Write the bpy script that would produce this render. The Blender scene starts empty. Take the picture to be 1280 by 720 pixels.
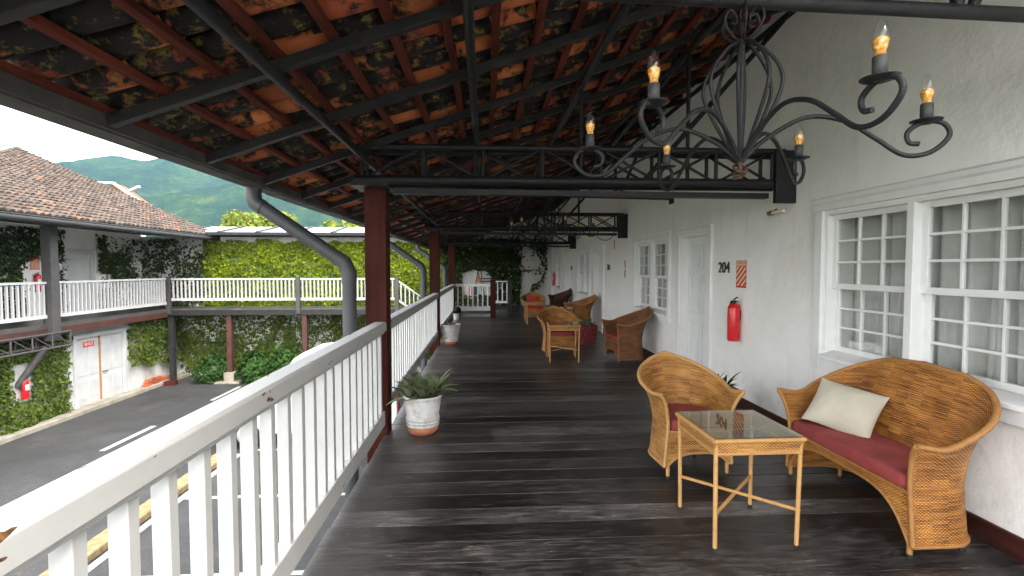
import bpy, math, random
from mathutils import Vector, Matrix
R = math.radians
rnd = random.Random(7)
sc = bpy.context.scene
col = sc.collection

# ------------------------------------------------------------------ camera
cam_d = bpy.data.cameras.new('camera'); cam = bpy.data.objects.new('camera', cam_d); col.objects.link(cam)
cam.location = (0, 0, 1.6); cam.rotation_euler = (R(90 - 2.343), 0, R(-3.284))
cam_d.sensor_width = 36; cam_d.lens = 36 * 610 / 1280; cam_d.clip_start = 0.05; cam_d.clip_end = 6000
sc.camera = cam
sc.render.resolution_x, sc.render.resolution_y = 1024, 576

# ------------------------------------------------------------------ sky, sun, exposure
SUN_EL, SUN_AZ = 50, 145          # degrees; azimuth measured clockwise from +Y
w = bpy.data.worlds.new('World'); sc.world = w; w.use_nodes = True
nt = w.node_tree; nt.nodes.clear()
sky = nt.nodes.new('ShaderNodeTexSky'); sky.sky_type = 'NISHITA'; sky.sun_disc = False
sky.sun_elevation = R(SUN_EL); sky.sun_rotation = R(SUN_AZ); sky.dust_density = 6; sky.air_density = 1.2
mixc = nt.nodes.new('ShaderNodeMixRGB'); mixc.inputs[0].default_value = 0.82
mixc.inputs[2].default_value = (7.0, 7.1, 7.25, 1)     # even bright cloud cover
bg = nt.nodes.new('ShaderNodeBackground'); bg.inputs[1].default_value = 0.1
wo = nt.nodes.new('ShaderNodeOutputWorld')
nt.links.new(sky.outputs[0], mixc.inputs[1]); nt.links.new(mixc.outputs[0], bg.inputs[0]); nt.links.new(bg.outputs[0], wo.inputs[0])
sl = bpy.data.lights.new('sun', 'SUN'); sl.energy = 0.5; sl.angle = R(22); sl.color = (1, .96, .9)
so = bpy.data.objects.new('sun', sl); col.objects.link(so)
sd = Vector((math.sin(R(SUN_AZ)) * math.cos(R(SUN_EL)), math.cos(R(SUN_AZ)) * math.cos(R(SUN_EL)), math.sin(R(SUN_EL))))
so.rotation_euler = (-sd).to_track_quat('-Z', 'Y').to_euler(); so.location = (0, 0, 30)
sc.view_settings.view_transform = 'Standard'; sc.view_settings.look = 'None'
sc.view_settings.exposure = 3.18; sc.view_settings.gamma = 1
sc.cycles.max_bounces = 10; sc.cycles.diffuse_bounces = 6; sc.cycles.transparent_max_bounces = 12

# ------------------------------------------------------------------ node helpers
class NT:
    def __init__(s, name):
        s.m = bpy.data.materials.new(name); s.m.use_nodes = True; s.t = s.m.node_tree
        s.b = s.t.nodes['Principled BSDF']; s.out = s.t.nodes['Material Output']
    def n(s, typ, **k):
        o = s.t.nodes.new('ShaderNode' + typ)
        for a, v in k.items(): setattr(o, a, v)
        return o
    def l(s, a, b): s.t.links.new(a, b)
    def put(s, sock, v):
        if hasattr(v, 'is_linked') or hasattr(v, 'links'): s.l(v, sock)
        elif isinstance(v, (tuple, list)) and len(v) == 3 and sock.type == 'RGBA': sock.default_value = (*v, 1)
        else: sock.default_value = v
    def math(s, op, a, b=None, c=None, clamp=False):
        o = s.n('Math', operation=op, use_clamp=clamp); s.put(o.inputs[0], a)
        if b is not None: s.put(o.inputs[1], b)
        if c is not None: s.put(o.inputs[2], c)
        return o.outputs[0]
    def mix(s, f, a, b, blend='MIX'):
        o = s.n('MixRGB', blend_type=blend); s.put(o.inputs[0], f); s.put(o.inputs[1], a); s.put(o.inputs[2], b); return o.outputs[0]
    def ramp(s, f, stops):
        o = s.n('ValToRGB'); s.put(o.inputs[0], f); e = o.color_ramp.elements
        while len(e) < len(stops): e.new(.5)
        for i, (p, c) in enumerate(stops):
            e[i].position = p; e[i].color = (*c, 1) if isinstance(c, (tuple, list)) else (c, c, c, 1)
        return o.outputs[0]
    def noise(s, vec, scale, detail=4, rough=.55, dist=0):
        o = s.n('TexNoise'); s.put(o.inputs['Vector'], vec); o.inputs['Scale'].default_value = scale
        o.inputs['Detail'].default_value = detail; o.inputs['Roughness'].default_value = rough; o.inputs['Distortion'].default_value = dist
        return o.outputs[0]
    def pos(s): return s.n('NewGeometry').outputs['Position']
    def obj(s): return s.n('TexCoord').outputs['Object']
    def island(s): return s.n('NewGeometry').outputs['Random Per Island']
    def orand(s): return s.n('ObjectInfo').outputs['Random']
    def map(s, vec, scale=(1, 1, 1), loc=(0, 0, 0)):
        o = s.n('Mapping'); s.l(vec, o.inputs[0]); o.inputs['Scale'].default_value = scale
        s.put(o.inputs['Location'], loc); return o.outputs[0]
    def bump(s, h, strength=.3, dist=.01):
        o = s.n('Bump'); s.put(o.inputs['Height'], h); o.inputs['Strength'].default_value = strength; o.inputs['Distance'].default_value = dist
        s.l(o.outputs[0], s.b.inputs['Normal'])
    def base(s, c): s.put(s.b.inputs['Base Color'], c)
    def rough(s, r): s.put(s.b.inputs['Roughness'], r)
    def metal(s, v): s.b.inputs['Metallic'].default_value = v

def sc3(c, k): return tuple(min(1, x * k) for x in c)
def pm(name, c, rough=.6, metal=0, var=.25, scale=6, bump=0., bscale=60, orand=.12, spec=.5, dark=None):
    t = NT(name); p = t.pos()
    f = t.noise(p, scale, 5, .6)
    f = t.math('ADD', f, t.math('MULTIPLY', t.math('SUBTRACT', t.orand(), .5), orand))
    t.base(t.ramp(f, [(.3, sc3(c, 1 - var)), (.7, sc3(c, 1 + var))]))
    t.rough(t.math('MULTIPLY_ADD', t.noise(p, scale * 2.3, 3), .25, rough - .12)); t.metal(metal)
    t.b.inputs['Specular IOR Level'].default_value = spec
    if bump: t.bump(t.noise(p, bscale, 5, .6), bump, .01)
    return t.m

MT = {}
MT['iron'] = pm('black_iron', (.014, .014, .0145), .5, .0, .35, 9, .25, 90, 0, .3)
MT['steel'] = pm('dark_grey_steel', (.022, .0215, .021), .55, 0, .3, 5, .2, 60, .1, .3)
MT['pipe'] = pm('grey_drainpipe', (.05, .052, .055), .5, 0, .3, 3.5, .15, 50, .05)
MT['rust'] = pm('rusty_chain', (.06, .03, .018), .7, .3, .5, 30, .3, 120, 0)
MT['red_beam'] = pm('red_oxide_beam', (.06, .02, .014), .6, 0, .35, 4, .15, 60, .1)
MT['red_metal'] = pm('red_extinguisher_paint', (.55, .012, .015), .28, 0, .08, 4, 0, 60, 0)
MT['black'] = pm('black_rubber', (.012, .012, .012), .55, 0, .2, 10, 0, 60, 0)
MT['concrete'] = pm('weathered_concrete', (.25, .225, .18), .9, 0, .3, 3, .3, 40, .05)
MT['terracotta'] = pm('terracotta', (.48, .17, .09), .8, 0, .25, 12, .15, 90, .1)
MT['brick'] = pm('stacked_brick', (.36, .085, .035), .85, 0, .3, 14, .3, 80, .4)
MT['soil'] = pm('potting_soil', (.03, .022, .015), .95, 0, .4, 40, .6, 90, 0)
MT['candle'] = pm('candle_sleeve', (.03, .03, .03), .6, 0, .4, 40, .2, 100, 0)
MT['cream'] = pm('cream_plastic', (.72, .62, .42), .45, 0, .12, 20, 0, 60, .1)
MT['brass'] = pm('tarnished_brass', (.35, .24, .08), .4, .7, .3, 20, 0, 60, 0)
MT['orange'] = pm('orange_print', (.65, .14, .03), .6, 0, .1, 10, 0, 60, 0)
MT['print_red'] = pm('red_print', (.6, .04, .02), .6, 0, .15, 10, 0, 60, 0)
MT['print_cream'] = pm('cream_print', (.75, .62, .4), .6, 0, .1, 10, 0, 60, 0)
MT['print_white'] = pm('white_print', (.75, .75, .74), .6, 0, .06, 10, 0, 60, 0)
MT['print_dark'] = pm('dark_print', (.03, .028, .035), .5, 0, .2, 10, 0, 60, 0)
MT['bronze'] = pm('dark_bronze_numerals', (.06, .055, .045), .5, .4, .3, 20, 0, 60, 0)
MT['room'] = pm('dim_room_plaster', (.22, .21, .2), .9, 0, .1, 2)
MT['door'] = pm('white_door_paint', (.74, .74, .72), .5, 0, .05, 3, .06, 40, .03)
MT['old_door'] = pm('aged_white_door_paint', (.46, .46, .455), .6, 0, .1, 2.2, .1, 40, .05)
MT['wood_edge'] = pm('bare_wood_edge', (.34, .15, .05), .7, 0, .3, 8, .2, 60, 0)
MT['stem'] = pm('vine_stem', (.07, .05, .035), .9, 0, .3, 10)
MT['bark'] = pm('bark', (.09, .07, .05), .9, 0, .3, 8, .4, 30)
MT['van'] = pm('white_van_paint', (.78, .79, .8), .25, 0, .03, 2, 0, 60, 0)
MT['rim'] = pm('silver_wheel_rim', (.5, .5, .5), .35, .6, .1, 10, 0, 60, 0)
MT['taillight'] = pm('red_tail_lamp', (.5, .01, .012), .2, 0, .1, 30, 0, 60, 0)
MT['headlight'] = pm('headlamp_plastic', (.6, .62, .64), .15, 0, .1, 30, 0, 60, 0)
MT['fabric_beige'] = pm('beige_linen', (.46, .42, .33), .9, 0, .08, 5, .25, 500, 0)
MT['fabric_red'] = pm('maroon_canvas', (.27, .045, .04), .85, 0, .25, 6, .2, 400, .1)
MT['fabric_bright'] = pm('bright_red_cloth', (.5, .03, .03), .85, 0, .2, 6, .2, 400, .1)
MT['panel'] = pm('pale_polycarbonate', (.13, .165, .17), .18, 0, .08, 2, 0, 60, .1)
MT['orange_roof'] = pm('far_orange_tile', (.2, .07, .03), .9, 0, .2, 3); MT['verge_white'] = pm('white_verge_paint', (.4, .4, .4), .7, 0, .1, 3)  # one even orange for the far house roof
MT['solder'] = pm('line_paint', (.4, .4, .38), .8, 0, .25, 8, .1, 60, .05)
MT['yellow'] = pm('worn_yellow_kerb_paint', (.2, .145, .07), .85, 0, .4, 9, .2, 60, .1)

def wood(name, c, c2, along, rough=.55, scale=1.0, bump=.2):
    t = NT(name); t.b.inputs['Specular IOR Level'].default_value = .15; s_ = [22, 22, 22]; s_[along] = 1.6
    v = t.map(t.pos(), tuple(x * scale for x in s_))
    v2 = t.n('VectorMath', operation='ADD'); t.l(v, v2.inputs[0])
    cmb = t.n('CombineXYZ'); t.l(t.math('MULTIPLY', t.orand(), 40), cmb.inputs[0]); t.l(t.math('MULTIPLY', t.orand(), 23), cmb.inputs[2]); t.l(cmb.outputs[0], v2.inputs[1])
    f = t.noise(v2.outputs[0], 1, 6, .62, .6)
    g = t.noise(t.pos(), 2.2, 4)
    k = t.math('ADD', t.math('MULTIPLY', f, .75), t.math('MULTIPLY', g, .35))
    t.base(t.ramp(k, [(.38, c), (.7, c2)])); t.rough(t.math('MULTIPLY_ADD', f, .3, rough - .15)); t.bump(f, bump, .004)
    return t.m
MT['post'] = wood('red_brown_hardwood', (.024, .0045, .003), (.08, .016, .009), 2, .65)
MT['grey_post'] = pm('grey_painted_post', (.05, .046, .046), .6, 0, .25, 5, .15, 50, .1)
MT['base_wood'] = wood('dark_skirting_wood', (.02, .008, .006), (.07, .02, .015), 1, .45)
MT['batten'] = wood('red_batten_wood', (.045, .0095, .006), (.16, .036, .02), 1, .8)
MT['fascia'] = pm('weathered_fascia', (.055, .05, .045), .75, 0, .5, 3, .25, 40, 0)

def white_paint(name, c=(.78, .78, .76), chips=.0, along=1):
    t = NT(name); p = t.pos()
    f = t.noise(p, 5, 6, .65)
    base = t.ramp(f, [(.3, sc3(c, .9)), (.65, c)])
    grime = t.noise(t.map(p, (9, 1.2, 9) if along == 1 else (1.2, 9, 9)), 1.3, 5, .7)
    base = t.mix(t.math('MULTIPLY', t.math('SUBTRACT', grime, .62, clamp=True), 1.6, clamp=True), base, (.42, .39, .33))
    if chips:
        n1 = t.noise(t.map(p, (16, 5.5, 16), (3.1, 1.7, .4)), 1.0, 3, .5, .5); n2 = t.noise(p, 1.9, 2, .5)
        k = t.math('GREATER_THAN', t.math('ADD', n1, t.math('MULTIPLY', n2, .35)), chips)
        base = t.mix(k, base, t.ramp(t.noise(p, 60, 3), [(.4, (.06, .032, .018)), (.6, (.2, .095, .035))]))
        t.bump(t.math('SUBTRACT', t.math('MULTIPLY', t.noise(p, 30, 5), .3), k), .25, .006)
    else: t.bump(t.noise(p, 30, 5), .08, .006)
    t.base(base); t.rough(.55)
    return t.m
MT['white'] = white_paint('white_gloss_woodwork')
MT['white_rail'] = white_paint('chipped_white_rail_paint', (.52, .52, .505), .862)
MT['white_bal'] = white_paint('white_baluster_paint', (.52, .52, .51))
MT['white_far'] = white_paint('white_far_rail_paint', (.46, .46, .455))

def plaster():
    t = NT('white_plaster'); p = t.pos()
    big = t.noise(p, .7, 5, .6); fine = t.noise(p, 34, 6, .7); mid = t.noise(p, 6, 4, .6, .4)
    c = t.ramp(t.math('ADD', t.math('MULTIPLY', big, .7), t.math('MULTIPLY', mid, .3)), [(.3, (.74, .72, .67)), (.55, (.83, .815, .78)), (.75, (.86, .85, .83))])
    run = t.noise(t.map(p, (5, 5, .5)), 1, 6, .7); c = t.mix(t.ramp(run, [(.56, 0.), (.76, .4)]), c, (.58, .55, .48))
    sep = t.n('SeparateXYZ'); t.l(p, sep.inputs[0]); scuff = t.noise(p, 3.2, 7, .75, .4)
    low = t.math('MULTIPLY', t.math('MULTIPLY_ADD', sep.outputs[2], -1.6, 1.1, clamp=True), t.ramp(scuff, [(.47, 0.), (.62, 1.)]))
    c = t.mix(t.math('MULTIPLY', low, .35), c, (.42, .38, .33))
    t.base(c)
    t.rough(.85); h = t.math('ADD', t.math('MULTIPLY', fine, .35), t.math('ADD', t.math('MULTIPLY', mid, 1.2), t.math('MULTIPLY', big, 3)))
    t.bump(h, .5, .014); return t.m
MT['plaster'] = plaster()
def old_plaster():
    t = NT('stained_white_plaster'); p = t.pos()
    a = t.noise(t.map(p, (1, 1, .35)), 1.6, 6, .65)
    t.base(t.ramp(a, [(.3, (.33, .32, .29)), (.5, (.5, .5, .48)), (.7, (.62, .62, .61))])); t.rough(.9); t.bump(t.noise(p, 20, 5), .2, .01); return t.m
MT['old_plaster'] = old_plaster()

def deck():
    t = NT('worn_black_deck_board'); ob = t.pos(); r = t.orand()
    cmb = t.n('CombineXYZ'); t.l(t.math('MULTIPLY', r, 37), cmb.inputs[0]); t.l(t.math('MULTIPLY', r, 11), cmb.inputs[2])
    v = t.n('VectorMath', operation='ADD'); t.l(ob, v.inputs[0]); t.l(cmb.outputs[0], v.inputs[1]); v = v.outputs[0]
    grain = t.noise(t.map(v, (4.5, 62, 10)), 1, 8, .72, .5)
    fine = t.noise(t.map(v, (6, 160, 10)), 1, 6, .75)
    wear = t.noise(t.map(ob, (.8, 1.4, 1)), 1.25, 6, .7, .3)
    spots = t.noise(t.map(ob, (3, 5, 1)), 2.3, 5, .8); patch = t.noise(t.map(v, (5, 24, 1)), 1, 8, .8, .4)
    cen = lambda n_, k_: t.math('MULTIPLY_ADD', n_, k_, -.5 * k_)
    tone = t.math('ADD', t.math('ADD', cen(grain, .8), t.math('ADD', cen(wear, 1.1), cen(patch, 1.3))), t.math('MULTIPLY_ADD', fine, .7, .16))
    tone = t.math('ADD', tone, t.math('MULTIPLY', t.math('SUBTRACT', t.math('FRACT', t.math('MULTIPLY', r, 7.31)), .5), .34))
    c = t.ramp(tone, [(.18, (.006, .0052, .005)), (.38, (.017, .0152, .0145)), (.55, (.041, .037, .035)), (.72, (.085, .077, .073)), (.9, (.2, .185, .17))])
    sp = t.math('MULTIPLY', t.math('GREATER_THAN', t.math('MULTIPLY', spots, t.math('ADD', fine, .35)), .565), t.math('GREATER_THAN', wear, .44))
    c = t.mix(sp, c, t.ramp(t.noise(ob, 9, 2), [(.45, (.10, .055, .035)), (.6, (.22, .19, .17))]))
    # boards beyond the eave drip line are weathered grey by rain
    sep = t.n('SeparateXYZ'); t.l(ob, sep.inputs[0])
    edge = t.math('SUBTRACT', t.math('MULTIPLY_ADD', sep.outputs[0], -2.0, -1.0), t.math('MULTIPLY', t.math('SUBTRACT', wear, .5), 1.6), clamp=True)
    c = t.mix(t.math('MULTIPLY', edge, .4), c, t.ramp(grain, [(.3, (.07, .066, .064)), (.7, (.2, .19, .185))]))
    t.base(c); t.rough(t.math('MULTIPLY_ADD', grain, .34, .2)); t.bump(t.math('ADD', grain, t.math('MULTIPLY', fine, .5)), .35, .003)
    return t.m
MT['deck'] = deck()

def tile_under():
    t = NT('mouldy_clay_tile_underside'); r = t.math('FRACT', t.math('ADD', t.orand(), t.island()))
    cmb = t.n('CombineXYZ'); t.l(t.math('MULTIPLY', r, 61), cmb.inputs[0]); t.l(t.math('MULTIPLY', r, 37), cmb.inputs[1]); av = t.n('VectorMath', operation='ADD'); t.l(t.pos(), av.inputs[0]); t.l(cmb.outputs[0], av.inputs[1]); p = av.outputs[0]     # stains stop at each tile's edge
    cl = t.ramp(r, [(0, (.26, .055, .02)), (.4, (.46, .115, .034)), (.75, (.6, .19, .055)), (1, (.38, .08, .03))])
    n = t.noise(p, 7.5, 7, .68, .3); n2 = t.noise(p, 2.1, 3)
    k = t.math('ADD', n, t.math('ADD', t.math('MULTIPLY', t.math('SUBTRACT', t.math('FRACT', t.math('MULTIPLY', r, 7.31)), .5), .34), t.math('MULTIPLY', t.math('SUBTRACT', n2, .5), .5)))
    c = t.mix(t.ramp(k, [(.40, 0.), (.50, 1.)]), cl, (.010, .0085, .007))
    moss = t.noise(t.map(p, (1, 1, 1), (5, 3, 9)), 13, 6, .7)
    c = t.mix(t.math('MULTIPLY', t.ramp(moss, [(.55, 0.), (.63, 1.)]), t.ramp(k, [(.36, .15), (.46, .9)])), c, (.2, .15, .025))
    t.base(c); t.rough(.85); t.bump(n, .5, .01); return t.m
MT['tile_under'] = tile_under()
MT['tile_cap'] = pm('shade_dark_cap_tile_underside', (.03, .016, .01), .9, 0, .6, 9, .4, 40)  # caps coloured near-black so the gaps between pan tiles look shaded
def tile_top():
    t = NT('weathered_clay_roof_tile'); p = t.pos(); r = t.math('FRACT', t.math('ADD', t.orand(), t.island()))
    c = t.ramp(r, [(0, (.028, .019, .014)), (.3, (.055, .035, .025)), (.55, (.088, .058, .041)), (.8, (.072, .049, .036)), (.95, (.12, .075, .05)), (1, (.2, .075, .03))])
    n = t.noise(p, 1.1, 6, .7); d = t.noise(p, 9, 5, .7)
    c = t.mix(t.ramp(n, [(.45, 0.), (.75, .6)]), c, (.11, .095, .075)); c = t.mix(t.ramp(d, [(.5, 0.), (.68, .75)]), c, (.016, .013, .011))
    t.base(c); t.rough(.9); return t.m
MT['tile_top'] = tile_top()

def wicker(name, cs):
    t = NT(name); uv = t.n('TexCoord').outputs['UV']; sep = t.n('SeparateXYZ'); t.l(uv, sep.inputs[0])
    u = t.math('DIVIDE', sep.outputs[0], .0115); v = t.math('DIVIDE', sep.outputs[1], .0088)
    wob = t.math('MULTIPLY', t.math('SUBTRACT', t.noise(uv, 28, 2), .5), .8); v = t.math('ADD', v, wob)
    fv = t.math('FLOOR', v)
    strand = t.math('ABSOLUTE', t.math('SINE', t.math('MULTIPLY', v, math.pi)))
    over = t.math('MULTIPLY_ADD', t.math('SINE', t.math('MULTIPLY', t.math('ADD', u, fv), math.pi)), .5, .5)
    h = t.math('MULTIPLY', t.math('POWER', strand, .6), t.math('MULTIPLY_ADD', over, .75, .25))
    wn = t.n('TexWhiteNoise', noise_dimensions='2D'); cm = t.n('CombineXYZ'); t.l(fv, cm.inputs[0]); t.l(t.math('FLOOR', t.math('MULTIPLY', u, .12)), cm.inputs[1]); t.l(cm.outputs[0], wn.inputs[0])
    big = t.noise(uv, 5, 4, .6); 
    k = t.math('ADD', t.math('MULTIPLY', h, .72), t.math('ADD', t.math('MULTIPLY_ADD', wn.outputs[0], .3, -.06), t.math('MULTIPLY', t.math('SUBTRACT', big, .5), .8)))
    t.base(t.ramp(k, [(.05, cs[0]), (.3, cs[1]), (.62, cs[2]), (.95, cs[3])])); t.rough(.5); t.bump(h, .9, .004)
    return t.m
MT['wicker'] = wicker('golden_brown_wicker', [(.04, .013, .004), (.24, .085, .016), (.52, .21, .038), (.74, .4, .11)])
MT['wicker_pale'] = wicker('honey_wicker', [(.045, .018, .005), (.27, .108, .022), (.56, .26, .06), (.76, .45, .15)])
MT['wicker_brown'] = wicker('chestnut_wicker', [(.025, .01, .004), (.12, .04, .012), (.27, .095, .028), (.42, .19, .06)])
MT['wicker_dark'] = wicker('dark_red_wicker', [(.012, .004, .003), (.05, .014, .008), (.10, .028, .015), (.16, .05, .03)])
def cane(name, a, b):
    t = NT(name); uv = t.n('TexCoord').outputs['UV']; sep = t.n('SeparateXYZ'); t.l(uv, sep.inputs[0])
    s = t.math('ABSOLUTE', t.math('SINE', t.math('MULTIPLY', t.math('ADD', sep.outputs[1], t.math('MULTIPLY', sep.outputs[0], .35)), math.pi / .007)))
    k = t.math('ADD', t.math('MULTIPLY', s, .6), t.math('MULTIPLY', t.noise(t.pos(), 25, 3), .5)); t.base(t.ramp(k, [(.2, a), (.8, b)])); t.rough(.45); t.bump(s, .6, .003); return t.m
MT['cane'] = cane('wrapped_cane', (.12, .045, .012), (.46, .21, .055))
MT['cane_pale'] = cane('pale_wrapped_cane', (.2, .09, .026), (.6, .33, .11))
MT['cane_brown'] = cane('brown_wrapped_cane', (.1, .035, .01), (.32, .14, .045))
MT['cane_dark'] = cane('dark_wrapped_cane', (.03, .01, .006), (.1, .03, .018))

def leaf(name, stops, rough=.45, trans=.35):
    t = NT(name); r = t.math('FRACT', t.math('ADD', t.island(), t.orand()))
    k = t.math('ADD', t.math('MULTIPLY', r, .6), t.math('MULTIPLY_ADD', t.noise(t.pos(), 1.1, 5, .7), .95, -.22))
    c = t.ramp(k, stops); t.base(c); t.rough(rough); t.b.inputs['Specular IOR Level'].default_value = .15
    tr = t.n('BsdfTranslucent'); t.l(c, tr.inputs[0]); mx = t.n('MixShader'); mx.inputs[0].default_value = trans
    t.l(t.b.outputs[0], mx.inputs[1]); t.l(tr.outputs[0], mx.inputs[2]); t.l(mx.outputs[0], t.out.inputs[0]); return t.m
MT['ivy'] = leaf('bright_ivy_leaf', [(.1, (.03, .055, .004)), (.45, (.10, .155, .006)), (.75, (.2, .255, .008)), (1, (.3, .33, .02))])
MT['ivy_dark'] = leaf('dark_ivy_leaf', [(.1, (.012, .022, .006)), (.5, (.03, .055, .012)), (.85, (.065, .095, .02)), (1, (.12, .13, .04))])  # darker copy of the ivy, with corner and end-wall shade in its colour
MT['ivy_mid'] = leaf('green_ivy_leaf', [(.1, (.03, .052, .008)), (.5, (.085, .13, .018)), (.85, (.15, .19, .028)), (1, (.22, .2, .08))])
MT['bush'] = leaf('broad_bush_leaf', [(.1, (.012, .028, .008)), (.5, (.03, .075, .014)), (.9, (.06, .15, .024)), (1, (.11, .2, .045))])
MT['tree'] = leaf('yellow_green_tree_leaf', [(.1, (.06, .09, .01)), (.5, (.16, .2, .022)), (.9, (.28, .3, .045)), (1, (.35, .33, .07))])
MT['spider'] = leaf('striped_pot_leaf', [(0, (.1, .14, .06)), (.45, (.19, .25, .12)), (.68, (.3, .36, .2)), (.84, (.15, .04, .07)), (1, (.2, .06, .09))], .4, .2)
MT['dusty'] = leaf('dusty_grey_leaf', [(0, (.08, .1, .06)), (.5, (.16, .2, .13)), (1, (.28, .3, .2))], .6, .2)

def asphalt():
    t = NT('asphalt'); p = t.pos(); n = t.noise(p, 24, 6, .9); b = t.noise(p, .7, 7, .75)
    c = t.ramp(t.math('ADD', t.math('MULTIPLY', n, .75), t.math('MULTIPLY', b, .5)), [(.45, (.014, .014, .0145)), (.6, (.029, .029, .0295)), (.8, (.065, .063, .061))])
    st_ = t.noise(p, .35, 5, .7, .6); c = t.mix(t.ramp(st_, [(.5, 0.), (.62, .55)]), c, (.014, .014, .0145)); st2 = t.noise(t.map(p, (1, 1, 1), (9, 4, 0)), .8, 6, .75); c = t.mix(t.ramp(st2, [(.58, 0.), (.68, .5)]), c, (.075, .07, .062))
    lf = t.noise(p, 11, 6, .9); c = t.mix(t.math('GREATER_THAN', lf, .70), c, (.12, .1, .07))
    t.base(c); t.rough(.8); t.bump(n, .4, .01); return t.m
MT['asphalt'] = asphalt()
def hillm():
    t = NT('forested_hillside'); p = t.pos(); n = t.noise(p, .011, 7, .75); m = t.noise(p, .09, 6, .8)
    c = t.ramp(t.math('ADD', t.math('MULTIPLY', n, .7), t.math('MULTIPLY', m, .5)), [(.46, (.001, .004, .002)), (.56, (.004, .016, .005)), (.66, (.018, .04, .008)), (.76, (.07, .08, .018))])
    t.base(c); t.rough(.9); t.b.inputs['Specular IOR Level'].default_value = 0; t.bump(m, 1, 6); return t.m
MT['hill'] = hillm()
MT['field'] = pm('far_ground', (.06, .09, .03), .95, 0, .4, .05)
def glass(name, tint=(.92, .95, .94), refl=1.0):
    t = NT(name); tr = t.n('BsdfTransparent'); tr.inputs[0].default_value = (*tint, 1); gl = t.n('BsdfGlossy'); gl.inputs['Roughness'].default_value = .02
    lw_ = t.n('LayerWeight'); lw_.inputs[0].default_value = .5; mx = t.n('MixShader')
    fr = t.math('MULTIPLY_ADD', t.math('POWER', lw_.outputs['Facing'], 5.0), .96, .04)     # same from both sides of the sheet
    t.l(t.math('MULTIPLY', fr, refl * 1.25, clamp=True), mx.inputs[0]); t.l(tr.outputs[0], mx.inputs[1]); t.l(gl.outputs[0], mx.inputs[2]); t.l(mx.outputs[0], t.out.inputs[0]); return t.m
MT['glass'] = glass('window_glass', (.93, .945, .94), 1.3)
MT['table_glass'] = glass('table_glass', (.9, .95, .93), 1.2)
MT['bulb'] = glass('bulb_glass', (.97, .97, .95), 1.0)
MT['dark_glass'] = pm('tinted_van_glass', (.015, .017, .02), .06, 0, .1, 2, 0, 60, 0)
def amber():
    t = NT('amber_lamp_base'); p = t.obj(); t.base(t.ramp(t.noise(p, 90, 3), [(.35, (.5, .16, .01)), (.55, (.75, .36, .04)), (.7, (.85, .7, .4))])); t.rough(.15); return t.m
MT['amber'] = amber()
def curtain():
    t = NT('grey_white_curtain'); p = t.pos(); t.base(t.ramp(t.noise(p, 3, 4), [(.3, (.5, .5, .47)), (.7, (.62, .62, .59))])); t.rough(.9); return t.m
MT['curtain'] = curtain()
def pot():
    t = NT('limewashed_pot'); p = t.pos(); n = t.noise(p, 14, 6, .65)
    t.base(t.ramp(n, [(.3, (.4, .35, .3)), (.45, (.62, .6, .57)), (.65, (.72, .73, .73))])); t.rough(.8); t.bump(n, .2, .005); return t.m
MT['pot'] = pot()
def redbox():
    t = NT('red_flowered_planter'); p = t.pos(); v = t.n('TexVoronoi'); t.l(p, v.inputs['Vector']); v.inputs['Scale'].default_value = 16
    t.base(t.mix(t.ramp(v.outputs['Distance'], [(.25, 1.), (.4, 0.)]), (.16, .02, .018), (.3, .07, .06))); t.rough(.5); return t.m
MT['redbox'] = redbox()

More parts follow.
